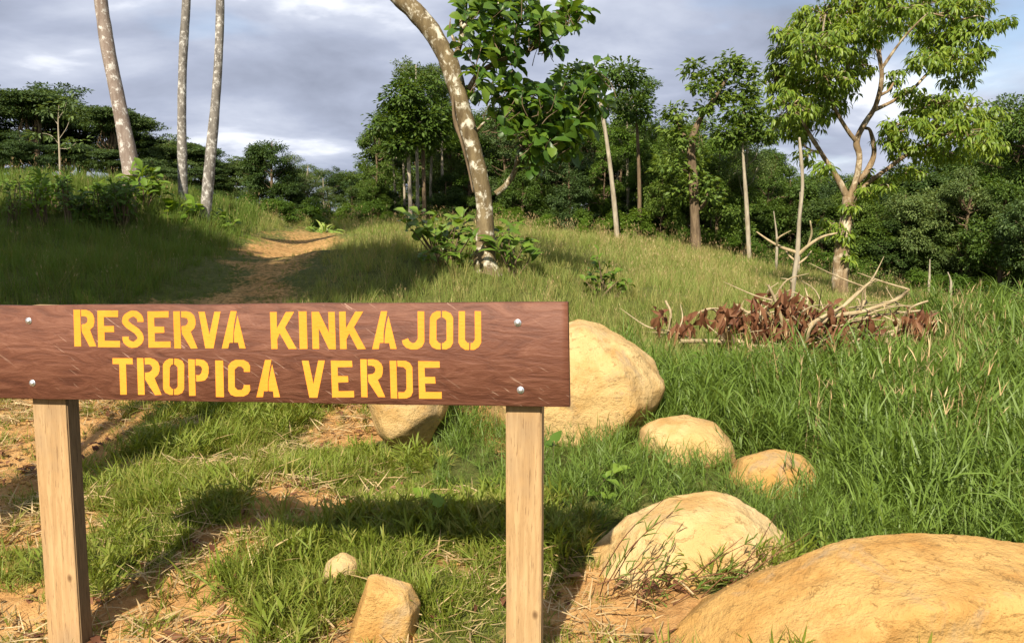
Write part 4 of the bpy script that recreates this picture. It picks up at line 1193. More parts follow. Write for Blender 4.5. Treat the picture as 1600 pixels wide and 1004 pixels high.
# ------------------------------------------------------------------ the leafy spreading tree by the brush pile
def right_tree():
    Y = 17.0
    b = at(1312, 477, Y); base = np.array([b[0], b[1], gz(b[0], b[1])[0]])
    root = empty('spreading_tree', base, 'spreading tree with flaky bark and bright drooping leaves beside the brush pile', 'tree')
    k = Y / FPX / 2
    L = lambda l: rel(P_(l, Y), base)
    t = MB()
    tube(t, L([(1311, 495), (1312, 470), (1313, 430), (1316, 385), (1322, 340), (1326, 308)]), np.array([34, 27, 24, 21, 18, 16]) * k, 16, 7, .16, 5)
    trunk = t.obj('trunk', G['bark_right'], root)
    limbs = [([(1326, 312), (1312, 285), (1298, 262), (1284, 240), (1268, 215), (1250, 180), (1235, 140)], [13, 11, 10, 8, 7, 5, 3]),
             ([(1324, 315), (1338, 280), (1343, 245), (1338, 222), (1350, 195), (1368, 165), (1378, 120), (1372, 70), (1378, 20), (1385, -30)], [13, 12, 12, 11, 10, 10, 8, 7, 5, 3]),
             ([(1340, 285), (1358, 262), (1366, 235), (1360, 205), (1352, 200)], [10, 10, 9, 7, 6]),
             ([(1330, 310), (1352, 290), (1385, 265), (1420, 240), (1455, 225), (1490, 215), (1530, 205)], [11, 9, 8, 7, 6, 4, 2]),
             ([(1366, 172), (1392, 160), (1425, 140), (1450, 115), (1480, 95), (1510, 70)], [8, 7, 6, 5, 4, 2]),
             ([(1372, 150), (1388, 142), (1396, 130)], [6, 5, 4]),
             ([(1376, 110), (1400, 75), (1420, 50), (1450, 20)], [6, 5, 4, 2]),
             ([(1338, 222), (1322, 200), (1300, 160), (1290, 110), (1285, 60), (1290, 20)], [8, 7, 6, 5, 4, 2]),
             ([(1372, 80), (1350, 50), (1330, 20)], [5, 4, 2]),
             ([(1284, 240), (1262, 232), (1245, 215)], [5, 4, 2]),
             ([(1450, 20), (1500, 30), (1530, 25), (1560, 40)], [3, 3, 2, 1])]
    for i, (p, w) in enumerate(limbs):
        m = MB(); n = len(p)
        d = [0, 0, .3, -.6, .8, .3, -.7, -.9, .6, .4, .2][i]
        tube(m, L([(x, y, d * j / n) for j, (x, y) in enumerate(p)]), np.array(w) * k * .82, 10, 5, .16, 50 + i)
        m.obj('limb', G['bark_right'], root)
    rg = np.random.default_rng(31)
    c = MB(); tw = MB()
    blobs = [(1222, 60, 22, 26), (1250, 35, 30, 24), (1290, 20, 30, 26), (1240, 90, 32, 28), (1275, 75, 34, 30), (1310, 60, 30, 30), (1215, 120, 24, 28), (1250, 130, 36, 28), (1290, 120, 34, 30), (1325, 110, 22, 30), (1235, 165, 34, 24), (1270, 170, 34, 24), (1225, 195, 24, 20), (1255, 205, 28, 18), (1295, 165, 26, 26),
             (1330, 15, 34, 26), (1365, 0, 36, 30), (1400, 10, 34, 30), (1440, 5, 36, 30), (1480, 20, 34, 28), (1515, 10, 26, 24), (1350, 45, 26, 22), (1425, 40, 30, 20), (1465, 55, 34, 26), (1500, 60, 30, 30), (1525, 90, 22, 24), (1480, 95, 34, 22), (1450, 90, 24, 18), (1500, 120, 24, 16), (1555, 40, 18, 10), (1572, 28, 10, 8), (1535, 45, 16, 12),
             (1420, 145, 18, 14), (1440, 165, 30, 18), (1470, 160, 34, 20), (1505, 165, 34, 22), (1535, 185, 28, 24), (1420, 195, 30, 20), (1455, 200, 36, 22), (1495, 205, 36, 24), (1530, 220, 30, 24), (1550, 235, 16, 22), (1390, 215, 20, 16), (1410, 232, 26, 16), (1450, 238, 30, 16), (1490, 240, 30, 16),
             (1345, 100, 14, 30), (1395, 120, 14, 14), (1365, 60, 18, 16), (1320, 140, 14, 24),
             (1360, 275, 20, 14), (1385, 285, 22, 12), (1420, 268, 24, 12), (1285, 262, 14, 12), (1262, 240, 16, 12), (1330, 320, 16, 14), (1318, 370, 12, 18), (1300, 350, 16, 16), (1322, 400, 10, 16), (1345, 300, 18, 12)]
    for (cx, cy, rx, ry) in blobs:
        low = cy > 290
        r = np.array([rx, 0, ry]) * Y / FPX
        r[1] = .25 if low else max(r[0], r[2]) * 1.5
        dz = -.05 if low else rg.normal(0, .7)
        ce = at(cx, cy, Y + dz) - base
        n = int(1.0 + rx * ry / (25 if not low else 26))
        S = ce + rdir(n, rg) * (rg.uniform(.15, 1, n) ** .5)[:, None] * r
        for s in S:
            m = rg.integers(10, 17)
            o = rdir(m, rg); o[:, 2] *= .5
            A = o * .9 + rg.normal(0, .25, (m, 3)) + np.array([0, 0, -.6])
            leaves(c, s + o * .07, A, o + np.array([0, -.2, .9]) + rg.normal(0, .3, (m, 3)), rg.uniform(.11, .20, m), rg.uniform(.036, .062, m), T_LANC)
            limb_to(tw, ce + (s - ce) * .1, s, .012, .005, 0, rg, 4)
    c.obj('crown', G['right_tree'], root); tw.obj('twigs', G['bark_right'], root)['kind'] = 'stuff'


right_tree()


# ------------------------------------------------------------------ dead snag in front of it
def snag():
    Y = 13.5
    b = at(1240, 455, Y); base = np.array([b[0], b[1], gz(b[0], b[1])[0]])
    root = empty('dead_snag', base, 'bare dead pole with crooked side branches standing behind the brush pile', 'tree')
    k = Y / FPX / 2
    L = lambda l: rel(P_(l, Y), base)
    m = MB(); tube(m, L([(1236, 470), (1240, 440), (1246, 395), (1249, 340), (1254, 290), (1251, 240), (1249, 215)]), np.array([9, 8, 6.5, 6, 5.5, 5, 3]) * k, 9, 5, .16, 2)
    m.obj('trunk', G['bark_white'], root)
    for i, (p, w) in enumerate([([(1247, 395), (1225, 388), (1205, 378), (1182, 362)], [5, 5, 4, 2]), ([(1247, 398), (1265, 382), (1285, 370), (1308, 364)], [6, 5, 4, 3]), ([(1246, 410), (1234, 400), (1228, 392)], [4, 3, 2]), ([(1262, 385), (1268, 365), (1266, 345)], [4, 3, 2]),
                                ([(1243, 415), (1258, 404), (1268, 392)], [4, 3, 2]), ([(1214, 384), (1216, 372), (1236, 360)], [4, 3, 1])]):
        m = MB(); n = len(p)
        tube(m, L([(x, y, (-.3 if i % 2 else .25) * j / n) for j, (x, y) in enumerate(p)]), np.array(w) * k, 7, 4, .12, i)
        m.obj('branch', G['branch'], root)


snag()


# ------------------------------------------------------------------ heap of cut branches and dead leaves
def brush_pile():
    Y = 8.9
    b = at(1270, 545, Y); base = np.array([b[0], b[1], gz(b[0], b[1])[0]])
    root = empty('brush_pile', base, 'heap of cut pale branches with rust-brown dead leaves in the tall grass', 'brush pile')
    k = Y / FPX / 2
    rg = np.random.default_rng(12)
    L = lambda l: rel(P_(l, Y), base)
    main = [([(1062, 533), (1120, 533), (1185, 538), (1260, 545)], [7, 7, 7, 5], -.3), ([(1265, 520), (1300, 495), (1345, 487), (1400, 468), (1420, 452)], [7, 7, 6, 6, 5], -.2), ([(1290, 530), (1340, 500), (1395, 490), (1440, 485)], [5, 5, 4, 3], .1),
            ([(1258, 548), (1263, 515), (1280, 498), (1318, 478), (1360, 440)], [9, 8, 6, 5, 3], -.4), ([(1150, 475), (1168, 488), (1190, 490), (1215, 486)], [4, 5, 4, 3], .2), ([(1190, 490), (1205, 470), (1236, 452)], [4, 3, 2], .1), ([(1200, 445), (1212, 470), (1222, 500), (1238, 545)], [4, 5, 6, 7], -.3),
            ([(1385, 535), (1405, 505), (1425, 480), (1450, 470)], [6, 5, 4, 3], -.2), ([(1310, 540), (1360, 525), (1420, 512), (1470, 500)], [5, 5, 4, 2], 0), ([(1070, 500), (1110, 482), (1130, 500), (1150, 520)], [4, 4, 4, 3], .2), ([(1320, 475), (1350, 448), (1368, 436)], [4, 4, 2], .3),
            ([(1180, 545), (1170, 520), (1190, 500), (1210, 465)], [5, 5, 4, 3], -.1), ([(1136, 525), (1145, 540), (1155, 552)], [16, 14, 12], -.35), ([(1330, 500), (1345, 480), (1352, 470)], [9, 8, 7], .1), ([(1225, 540), (1180, 540), (1150, 530)], [6, 5, 4], -.4), ([(1100, 540), (1060, 520), (1030, 515)], [4, 3, 2], 0),
            ([(1250, 500), (1262, 470), (1258, 450)], [4, 3, 2], .2), ([(1040, 470), (1048, 490), (1044, 520)], [4, 4, 3], .2)]
    for i, (p, w, d) in enumerate(main):
        m = MB(); n = len(p)
        P = L([(x, y, d + rg.normal(0, .12)) for x, y in p])
        tube(m, P, np.array(w) * k, 9, 5, .14, 70 + i)
        # side twigs
        for q in range(2):
            s = P[rg.integers(1, n)]
            e = s + np.array([rg.normal(0, .3), rg.normal(0, .2), rg.uniform(-.05, .28)])
            tube(m, [s, (s + e) / 2 + rg.normal(0, .04, 3), e], [.011, .008, .003], 5, 4, .1, i)
        m.obj('branch', G['branch'], root)
    for i in range(90):
        px, py = rg.normal(1245, 95), rg.uniform(478, 552)
        a = rg.normal(0, .7)
        ln = rg.uniform(20, 80)
        s = at(px, py, Y + rg.uniform(-.6, .7)); e = at(px + math.cos(a) * ln, py - abs(math.sin(a)) * ln * .7 + rg.uniform(-5, 10), Y + rg.uniform(-.6, .7))
        m = MB(); tube(m, rel([s, (s + e) / 2 + rg.normal(0, .05, 3), e], base), [.009, .007, .003], 5, 4, .12, i)
        m.obj('branch', G['branch'], root)
    # drooping rolls of dead leaves
    lm = MB()
    for px, py, rx, ry, n in [(1180, 520, 26, 26, 26), (1190, 500, 16, 30, 18), (1225, 500, 18, 26, 30), (1230, 485, 12, 12, 12), (1262, 500, 16, 16, 16), (1285, 525, 30, 22, 40), (1310, 510, 14, 26, 22), (1140, 510, 24, 14, 24), (1150, 495, 14, 10, 10), (1070, 517, 14, 10, 14), (1355, 515, 16, 16, 14), (1420, 508, 20, 10, 14), (1440, 500, 20, 10, 12), (1210, 530, 34, 14, 26), (1250, 535, 34, 14, 26), (1030, 500, 10, 8, 6), (1096, 490, 6, 10, 4)]:
        for j in range(int(n * 2.2)):
            c = at(px + rg.uniform(-rx, rx), py + rg.uniform(-ry, ry) - 8, Y + rg.normal(-.1, .25)) - base
            A = np.array([[rg.normal(0, .35), rg.normal(0, .35), -1 if rg.random() < .75 else .3]])
            leaves(lm, [c], A, np.array([[rg.normal(0, .6), -1, .2]]), np.array([rg.uniform(.10, .24)]), np.array([rg.uniform(.025, .07)]), T_LANC)
    lm.obj('dead_leaves', G['deadleaf'], root)['kind'] = 'stuff'


brush_pile()


# ------------------------------------------------------------------ shrubs in the meadow
def shrub(name, px, py, Y, label, leafk, spots, Lr, Wf=.55, tmpl=T_OBOV, stem=.012, cat_='shrub', group=None, seed=0, per=6, own=False):
    """stems from one foot to the given points of the photograph, a rosette of leaves on each"""
    b = at(px, py, Y); base = np.array([b[0], b[1], gz(b[0], b[1])[0]])
    root = empty(name, base, label, cat_, group)
    rg = np.random.default_rng(seed)
    w = MB(); c = MB()
    for (x, y) in spots:
        e = at(x, y, Y + rg.normal(0, .18)) - base
        foot = np.array([rg.normal(0, .05), rg.normal(0, .05), -.05])
        tube(w, [foot, foot * .4 + e * .5 + rg.normal(0, .03, 3), e], [stem, stem * .8, stem * .35], 6, 4, .08, seed)
        for j in range(per):
            o = rdir(1, rg)[0]; o[2] *= .5
            d = o + np.array([0, 0, rg.uniform(-.2, .7)])
            leaves(c, [e + np.array([0, 0, rg.uniform(-.14, .04)])], d[None], np.array([[rg.normal(0, .3), -.45, 1.0]]), np.array([rg.uniform(*Lr)]), np.array([rg.uniform(*Lr) * Wf]), tmpl)
    w.obj('stem', G['bark_brown'], root); c.obj('foliage', G[leafk], root)
    return root


shrub('broad_leaf_shrub', 690, 400, 11.3, 'shrub with broad pale leaves at the foot of the leaning tree', 'shrub_pale',
      [(640, 335), (655, 338), (648, 350), (665, 345), (678, 345), (690, 350), (668, 360), (685, 366), (700, 360), (634, 348), (696, 372), (712, 352), (722, 338)], (.16, .27), .6, seed=1, per=5)
shrub('leafy_shrub', 705, 415, 11.1, 'dark green leafy shrub crowding one side of the leaning trunk', 'bush',
      [(680, 372), (695, 385), (715, 372), (722, 355), (730, 380), (700, 395), (672, 392), (715, 398), (735, 400), (660, 400), (728, 345), (738, 365)], (.10, .2), .45, seed=2, per=10, tmpl=T_LANC)
shrub('leafy_shrub', 800, 418, 10.9, 'upright shrub with long dark leaves against the other side of the leaning trunk', 'bush',
      [(785, 362), (795, 352), (805, 366), (820, 372), (778, 385), (800, 385), (815, 390), (790, 400), (830, 395), (776, 372)], (.16, .30), .34, seed=3, per=7, tmpl=T_LANC)
shrub('leafy_shrub', 940, 445, 10.6, 'small leafy shrub alone in the meadow', 'bush',
      [(935, 402), (925, 425), (940, 430), (958, 428), (915, 440), (965, 440), (945, 445), (980, 438), (950, 418), (930, 445)], (.09, .17), .5, seed=4, per=7)
shrub('leafy_shrub', 290, 345, 15.2, 'bright broad-leaved plant between the bare trunks', 'fern',
      [(270, 325), (282, 318), (295, 322), (305, 330), (288, 335), (275, 340), (300, 342)], (.2, .36), .6, seed=5, per=6)
shrub('leafy_shrub', 222, 305, 15.0, 'leafy shrub round the foot of the leaning pinkish trunk', 'bush',
      [(205, 272), (222, 268), (238, 272), (245, 285), (215, 285), (230, 292), (200, 290), (250, 298), (210, 300)], (.16, .30), .5, seed=6, per=10)
shrub('leafy_shrub', 355, 355, 16, 'small shrub by the lichen-spotted trunk', 'bush', [(340, 335), (352, 340), (334, 346), (362, 348), (348, 350)], (.14, .24), .5, seed=7, per=8)
for i in range(24):
    px = -60 + i * 12 + random.uniform(-8, 8); py = 312 + random.uniform(-16, 14) + max(0, px - 180) * .1; Yp = random.uniform(12.8, 15.2); q = random.uniform(.4, .9)
    shrub('broad_leaf_plant', px, py + 20, Yp, 'leafy broad-leaved plant on the crest of the shaded bank', 'fern' if i % 3 == 1 else 'bush',
          [(px + random.uniform(-20, 20) * q, py - 16 * q + random.uniform(-12, 34)) for _ in range(int(24 * q))], (.10 * q, .26 * q), random.uniform(.26, .5), T_LANC if i % 2 else T_OBOV, seed=80 + i, per=9, cat_='plant', group='broad-leaved plants on the bank crest')
for i in range(9):
    px = 470 + i * 7; 
    shrub('fern_plant', px, 382, 21 + (i % 3), 'yellow-green fern tuft beside the bend of the dirt road', 'shrub_pale', [(px + random.uniform(-10, 10), 366 + random.uniform(-6, 8)) for _ in range(5)], (.22, .4), .22, T_LANC, seed=120 + i, per=6, cat_='plant', group='fern tufts beside the road bend')
shrub('heart_leaf_vine', 690, 830, 4.0, 'small vine with three heart-shaped leaves in the lawn near the sign post', 'fern', [(676, 765), (708, 795), (664, 742)], (.075, .10), 1.0, T_HEART, .003, 'plant', seed=9, per=1)
shrub('heart_leaf_vine', 862, 720, 4.6, 'small green leafy weed behind the sign post', 'bush', [(866, 690), (858, 700)], (.06, .09), .8, T_HEART, .003, 'plant', seed=10, per=2)


for i, (px, py, Y) in enumerate([(1340, 700, 5.0), (1430, 640, 5.8), (1520, 720, 4.7), (1180, 620, 6.4), (1560, 610, 6.2), (1080, 600, 7.0), (960, 760, 4.3), (1290, 600, 6.6), (1480, 790, 4.2)]):
    shrub('leafy_weed', px, py + 50, Y, 'small broad-leaved weed standing in the tall grass', 'fern' if i % 2 else 'bush', [(px + random.uniform(-22, 22), py - random.uniform(0, 40)) for _ in range(5)], (.05, .11), .5, T_OBOV, .004, 'plant', group='broad-leaved weeds in the tall grass', seed=300 + i, per=5)


# ------------------------------------------------------------------ trees beside the viewer whose shade lies on the bank
def shade_tree(x, y, H, blobs, label, seed):
    z0 = gz(x, y)[0]
    root = empty('shade_tree', (x, y, z0), label, 'tree')
    w, c = MB(), MB(); rg = np.random.default_rng(seed)
    tube(w, [(0, 0, -.3), (.1, .1, H * .3), (.1, 0, H * .6), (0, 0, H * .8)], [.28, .22, .18, .08], 10, 5, .1, seed)
    for (dx, dy, dz, q) in blobs:
        k = np.array([dx, dy, dz])
        limb_to(w, (.1, 0, H * .5), k, .09, .03, .05, rg, 6)
        fill_cluster(c, k, (q, q, q * .55), 60, 15, .34, .2, rg, shell=.1, spread=.45)
    w.obj('trunk', G['bark_brown'], root); c.obj('crown', G['canopy'], root)


def over(px, py, Y, h):
    """where a crown of height h must stand for its shade to fall on that point of the ground"""
    p = at(px, py, Y); s = (h - p[2]) / to_sun.z
    return p[0] + to_sun.x * s, p[1] + to_sun.y * s


def shade_trees():
    tx, ty = -8.6, .3
    bl = []
    for px, py, Y, h, q in ((20, 455, 9.5, 8.5, 1.5), (100, 430, 10.4, 9.2, 1.4), (190, 430, 10.6, 8.6, 1.2), (0, 400, 11.5, 9.4, 1.2), (90, 392, 12, 8.4, 1.1), (180, 395, 12.2, 9.2, 1.1), (270, 425, 11.2, 8.4, 1.1), (250, 385, 13.2, 9.0, .9), (300, 400, 12.6, 8.8, .9), (325, 440, 11.0, 9.0, .8), (-120, 420, 10.5, 9, 1.6), (-140, 385, 12, 8.8, 1.4), (400, 458, 10.4, 8.6, .45), (30, 362, 13, 9.6, .9), (110, 360, 13.2, 9.4, .9), (190, 362, 13.6, 9.6, .8), (355, 432, 11.4, 8.8, .5)):
        a, b = over(px, py, Y, h); z0 = gz(tx, ty)[0]
        bl.append((a - tx, b - ty, h - z0, q))
    shade_tree(tx, ty, 9.5, bl, 'broad leafy tree beside the path whose crown shades the cut bank', 201)
    tx, ty = -4.6, -2.2
    bl = []
    for px, py, Y, h, q in ((510, 430, 11.3, 9.4, .7), (560, 420, 11.8, 9.8, .75), (600, 435, 11.2, 9.2, .55), (530, 455, 10.5, 9.5, .5), (545, 398, 12.6, 9.2, .45)):
        a, b = over(px, py, Y, h); z0 = gz(tx, ty)[0]
        bl.append((a - tx, b - ty, h - z0, q))
    shade_tree(tx, ty, 9.5, bl, 'slim leafy tree beside the path whose crown shades the roadside mound', 202)


shade_trees()


# ------------------------------------------------------------------ grasses (uncountable): tuft meshes scattered over the ground
def blade(mb, p, az, L, W, lean, curl, rg, segs=3):
    """one tapering, arching blade"""
    d = np.array([math.cos(az), math.sin(az)]); s = np.array([-d[1], d[0], 0.0])
    s = s * math.cos(.6) + np.array([0, 0, rg.uniform(-.5, .5)]); s /= np.linalg.norm(s)
    x = np.array(p, float); th = math.pi / 2 - lean
    V = []
    for i in range(segs + 1):
        f = i / segs
        w = W * (1 - f ** 1.8) * (.7 + .6 * min(f * 3, 1) * .5)
        if i == segs: V.append(x.copy())
        else: V += [x - s * w / 2, x + s * w / 2]
        x = x + np.array([d[0] * math.cos(th), d[1] * math.cos(th), math.sin(th)]) * L / segs
        th -= curl / segs
    base = mb.n
    F4 = [(2 * i, 2 * i + 1, 2 * i + 3, 2 * i + 2) for i in range(segs - 1)]
    mb.add(V, np.array(F4))
    mb.f[3].append(np.array([(base + 2 * segs - 2, base + 2 * segs - 1, base + 2 * segs)]))


def tuft(kind, seed):
    rg = np.random.default_rng(seed); mb = MB()
    if kind == 'lawn':
        for i in range(17):
            a = rg.uniform(0, 6.28); r = rg.uniform(0, .035)
            blade(mb, (math.cos(a) * r, math.sin(a) * r, -.01), a + rg.normal(0, .7), rg.uniform(.045, .13), rg.uniform(.0038, .0068), rg.uniform(.15, 1.1), rg.uniform(.2, 1.3), rg)
    elif kind == 'creeping':            # broad short blades on running stems
        for i in range(9):
            a = rg.uniform(0, 6.28); r = rg.uniform(0, .05); L = rg.uniform(.07, .17)
            blade(mb, (math.cos(a) * r, math.sin(a) * r, -.01), a, L, .004, rg.uniform(.3, .9), .5, rg)
            for j in range(4):
                q = rg.uniform(.3, 1) * L * .7
                blade(mb, (math.cos(a) * (r + q * .5), math.sin(a) * (r + q * .5), q * .7), a + rg.normal(0, 1.0), rg.uniform(.04, .085), rg.uniform(.006, .010), rg.uniform(.4, 1.2), rg.uniform(.2, .9), rg)
    elif kind == 'tall':
        for i in range(7):
            a = rg.uniform(0, 6.28); r = rg.uniform(0, .06); H = rg.uniform(.20, .52); ln = rg.uniform(.05, .6); b = rg.uniform(0, 6.28)
            p0 = np.array([math.cos(a) * r, math.sin(a) * r, -.02]); dr = np.array([math.cos(b) * math.sin(ln), math.sin(b) * math.sin(ln), math.cos(ln)])
            blade(mb, p0, b, H * 1.1, .0042, ln, .15, rg)
            for j in range(6):
                q = rg.uniform(.15, 1.0) * H
                blade(mb, p0 + dr * q, rg.uniform(0, 6.28), rg.uniform(.12, .30), rg.uniform(.008, .016), rg.uniform(.2, 1.05), rg.uniform(.2, 1.4), rg)
    elif kind == 'meadow':
        for i in range(22):
            a = rg.uniform(0, 6.28); r = rg.uniform(0, .13)
            blade(mb, (math.cos(a) * r, math.sin(a) * r, -.02), rg.uniform(0, 6.28), rg.uniform(.16, .42), rg.uniform(.005, .009), rg.uniform(.05, .5), rg.uniform(.2, 1.0), rg)
    elif kind == 'seed':                # thin stalks with seed heads
        for i in range(6):
            a = rg.uniform(0, 6.28); r = rg.uniform(0, .1); H = rg.uniform(.4, .68); b = rg.uniform(0, 6.28); ln = rg.uniform(.02, .3)
            p0 = np.array([math.cos(a) * r, math.sin(a) * r, -.02])
            blade(mb, p0, b, H, .004, ln, .25, rg)
            e = p0 + np.array([math.cos(b) * math.sin(ln + .1), math.sin(b) * math.sin(ln + .1), math.cos(ln + .1)]) * H * .93
            for j in range(3):
                blade(mb, e, rg.uniform(0, 6.28), rg.uniform(.05, .10), .006, rg.uniform(.1, .7), .5, rg, 2)
    elif kind == 'straw':
        for i in range(7):
            blade(mb, (rg.normal(0, .06), rg.normal(0, .06), rg.uniform(.0, .03)), rg.uniform(0, 6.28), rg.uniform(.05, .16), rg.uniform(.003, .007), rg.uniform(1.2, 1.6), rg.uniform(-.2, .4), rg)
    elif kind == 'litter':
        for i in range(4):
            n = rg.normal(0, .25, 3) + np.array([0, 0, 1.]); a = rdir(1, rg); a[0, 2] *= .2
            leaves(mb, [(rg.normal(0, .05), rg.normal(0, .05), .012)], a, n[None], np.array([rg.uniform(.03, .075)]), np.array([rg.uniform(.015, .035)]), T_LANC)
    return mb


def tuft_set(kind, mat, n, seed):
    c = bpy.data.collections.new(kind + '_tufts')       # a library only: not part of the scene
    for i in range(n):
        me = tuft(kind, seed + i).mesh(kind, G[mat])
        o = bpy.data.objects.new('%s_tuft_%02d' % (kind, i), me)
        c.objects.link(o)
    return c


def scatter(name, coll, nvar, X, Y, S, label, cat_, seed=0, tilt=.15, Z=None, zs=None):
    rg = np.random.default_rng(seed); n = len(X)
    if Z is None: Z = gz(X, Y)
    me = bpy.data.meshes.new(name)
    me.vertices.add(n); me.vertices.foreach_set('co', np.column_stack([X, Y, Z]).astype(np.float32).ravel())
    R = np.column_stack([rg.normal(0, tilt, n), rg.normal(0, tilt, n), rg.uniform(0, 6.28, n)])
    a = me.attributes.new('rot', 'FLOAT_VECTOR', 'POINT'); a.data.foreach_set('vector', R.astype(np.float32).ravel())
    SS = np.column_stack([S, S, S * (zs if zs is not None else rg.uniform(.8, 1.2, n))])
    a = me.attributes.new('scl', 'FLOAT_VECTOR', 'POINT'); a.data.foreach_set('vector', SS.astype(np.float32).ravel())
    a = me.attributes.new('idx', 'INT', 'POINT'); a.data.foreach_set('value', rg.integers(0, nvar, n).astype(np.int32))
    o = link(bpy.data.objects.new(name, me))
    tag(o, label, cat_, None, 'stuff')
    ng = bpy.data.node_groups.new(name + '_nodes', 'GeometryNodeTree')
    ng.interface.new_socket('Geometry', in_out='INPUT', socket_type='NodeSocketGeometry')
    ng.interface.new_socket('Geometry', in_out='OUTPUT', socket_type='NodeSocketGeometry')
    N = ng.nodes
    gi, go = N.new('NodeGroupInput'), N.new('NodeGroupOutput')
    ip = N.new('GeometryNodeInstanceOnPoints'); ci = N.new('GeometryNodeCollectionInfo')
    ci.inputs['Collection'].default_value = coll
    ci.inputs['Separate Children'].default_value = True; ci.inputs['Reset Children'].default_value = True

    def attr(nm, t):
        q = N.new('GeometryNodeInputNamedAttribute'); q.data_type = t; q.inputs['Name'].default_value = nm
        return q.outputs['Attribute']
    er = N.new('FunctionNodeEulerToRotation')
    ng.links.new(attr('rot', 'FLOAT_VECTOR'), er.inputs[0])
    ng.links.new(gi.outputs[0], ip.inputs['Points'])
    ng.links.new(ci.outputs[0], ip.inputs['Instance'])
    ip.inputs['Pick Instance'].default_value = True
    ng.links.new(attr('idx', 'INT'), ip.inputs['Instance Index'])
    ng.links.new(er.outputs[0], ip.inputs['Rotation'])
    ng.links.new(attr('scl', 'FLOAT_VECTOR'), ip.inputs['Scale'])
    ng.links.new(ip.outputs[0], go.inputs[0])
    md = o.modifiers.new('scatter', 'NODES'); md.node_group = ng
    return o


def field(y0, y1, dens, rg, margin=1.0, side=.66):
    """random points of the ground ahead between two distances, dens per square metre"""
    area = (y1 - y0) * ((y0 + y1) * side + 2 * margin)
    n = int(area * dens)
    wmax = y1 * side + margin
    n2 = int(n * (2 * wmax) * (y1 - y0) / area)
    Y = rg.uniform(y0, y1, n2); X = rg.uniform(-wmax, wmax, n2)
    k = np.abs(X) < Y * side + margin
    return X[k], Y[k]


def off_rocks(X, Y):
    k = np.ones(len(X), bool)
    for (cx, cy, xa, xb, d) in ROCKS:
        hw = (xb - xa) / 2 * .93
        k &= (((X - (xa + xb) / 2) / hw) ** 2 + ((Y - cy) / (d * .93)) ** 2) > 1
    return k


def tall_zone(X, Y):
    """1 where the tall rank grass grows: behind and beside the boulders"""
    edge = np.interp(Y, [2.5, 3.4, 4.0, 4.8, 5.6, 7, 9, 11], [3.0, 1.0, .15, -.45, -.65, -.75, -.2, .3])
    far = np.interp(X, [-1, 1, 1.6, 4.2, 5.2, 7], [7.4, 7.9, 7.6, 7.6, 10.2, 10.4])
    n = (fbm(X * 1.2, Y * 1.2, 8) - .5) * 1.3
    return smooth(-.25, .3, X - edge + n * .6) * (1 - smooth(-.5, .6, Y - far + n))


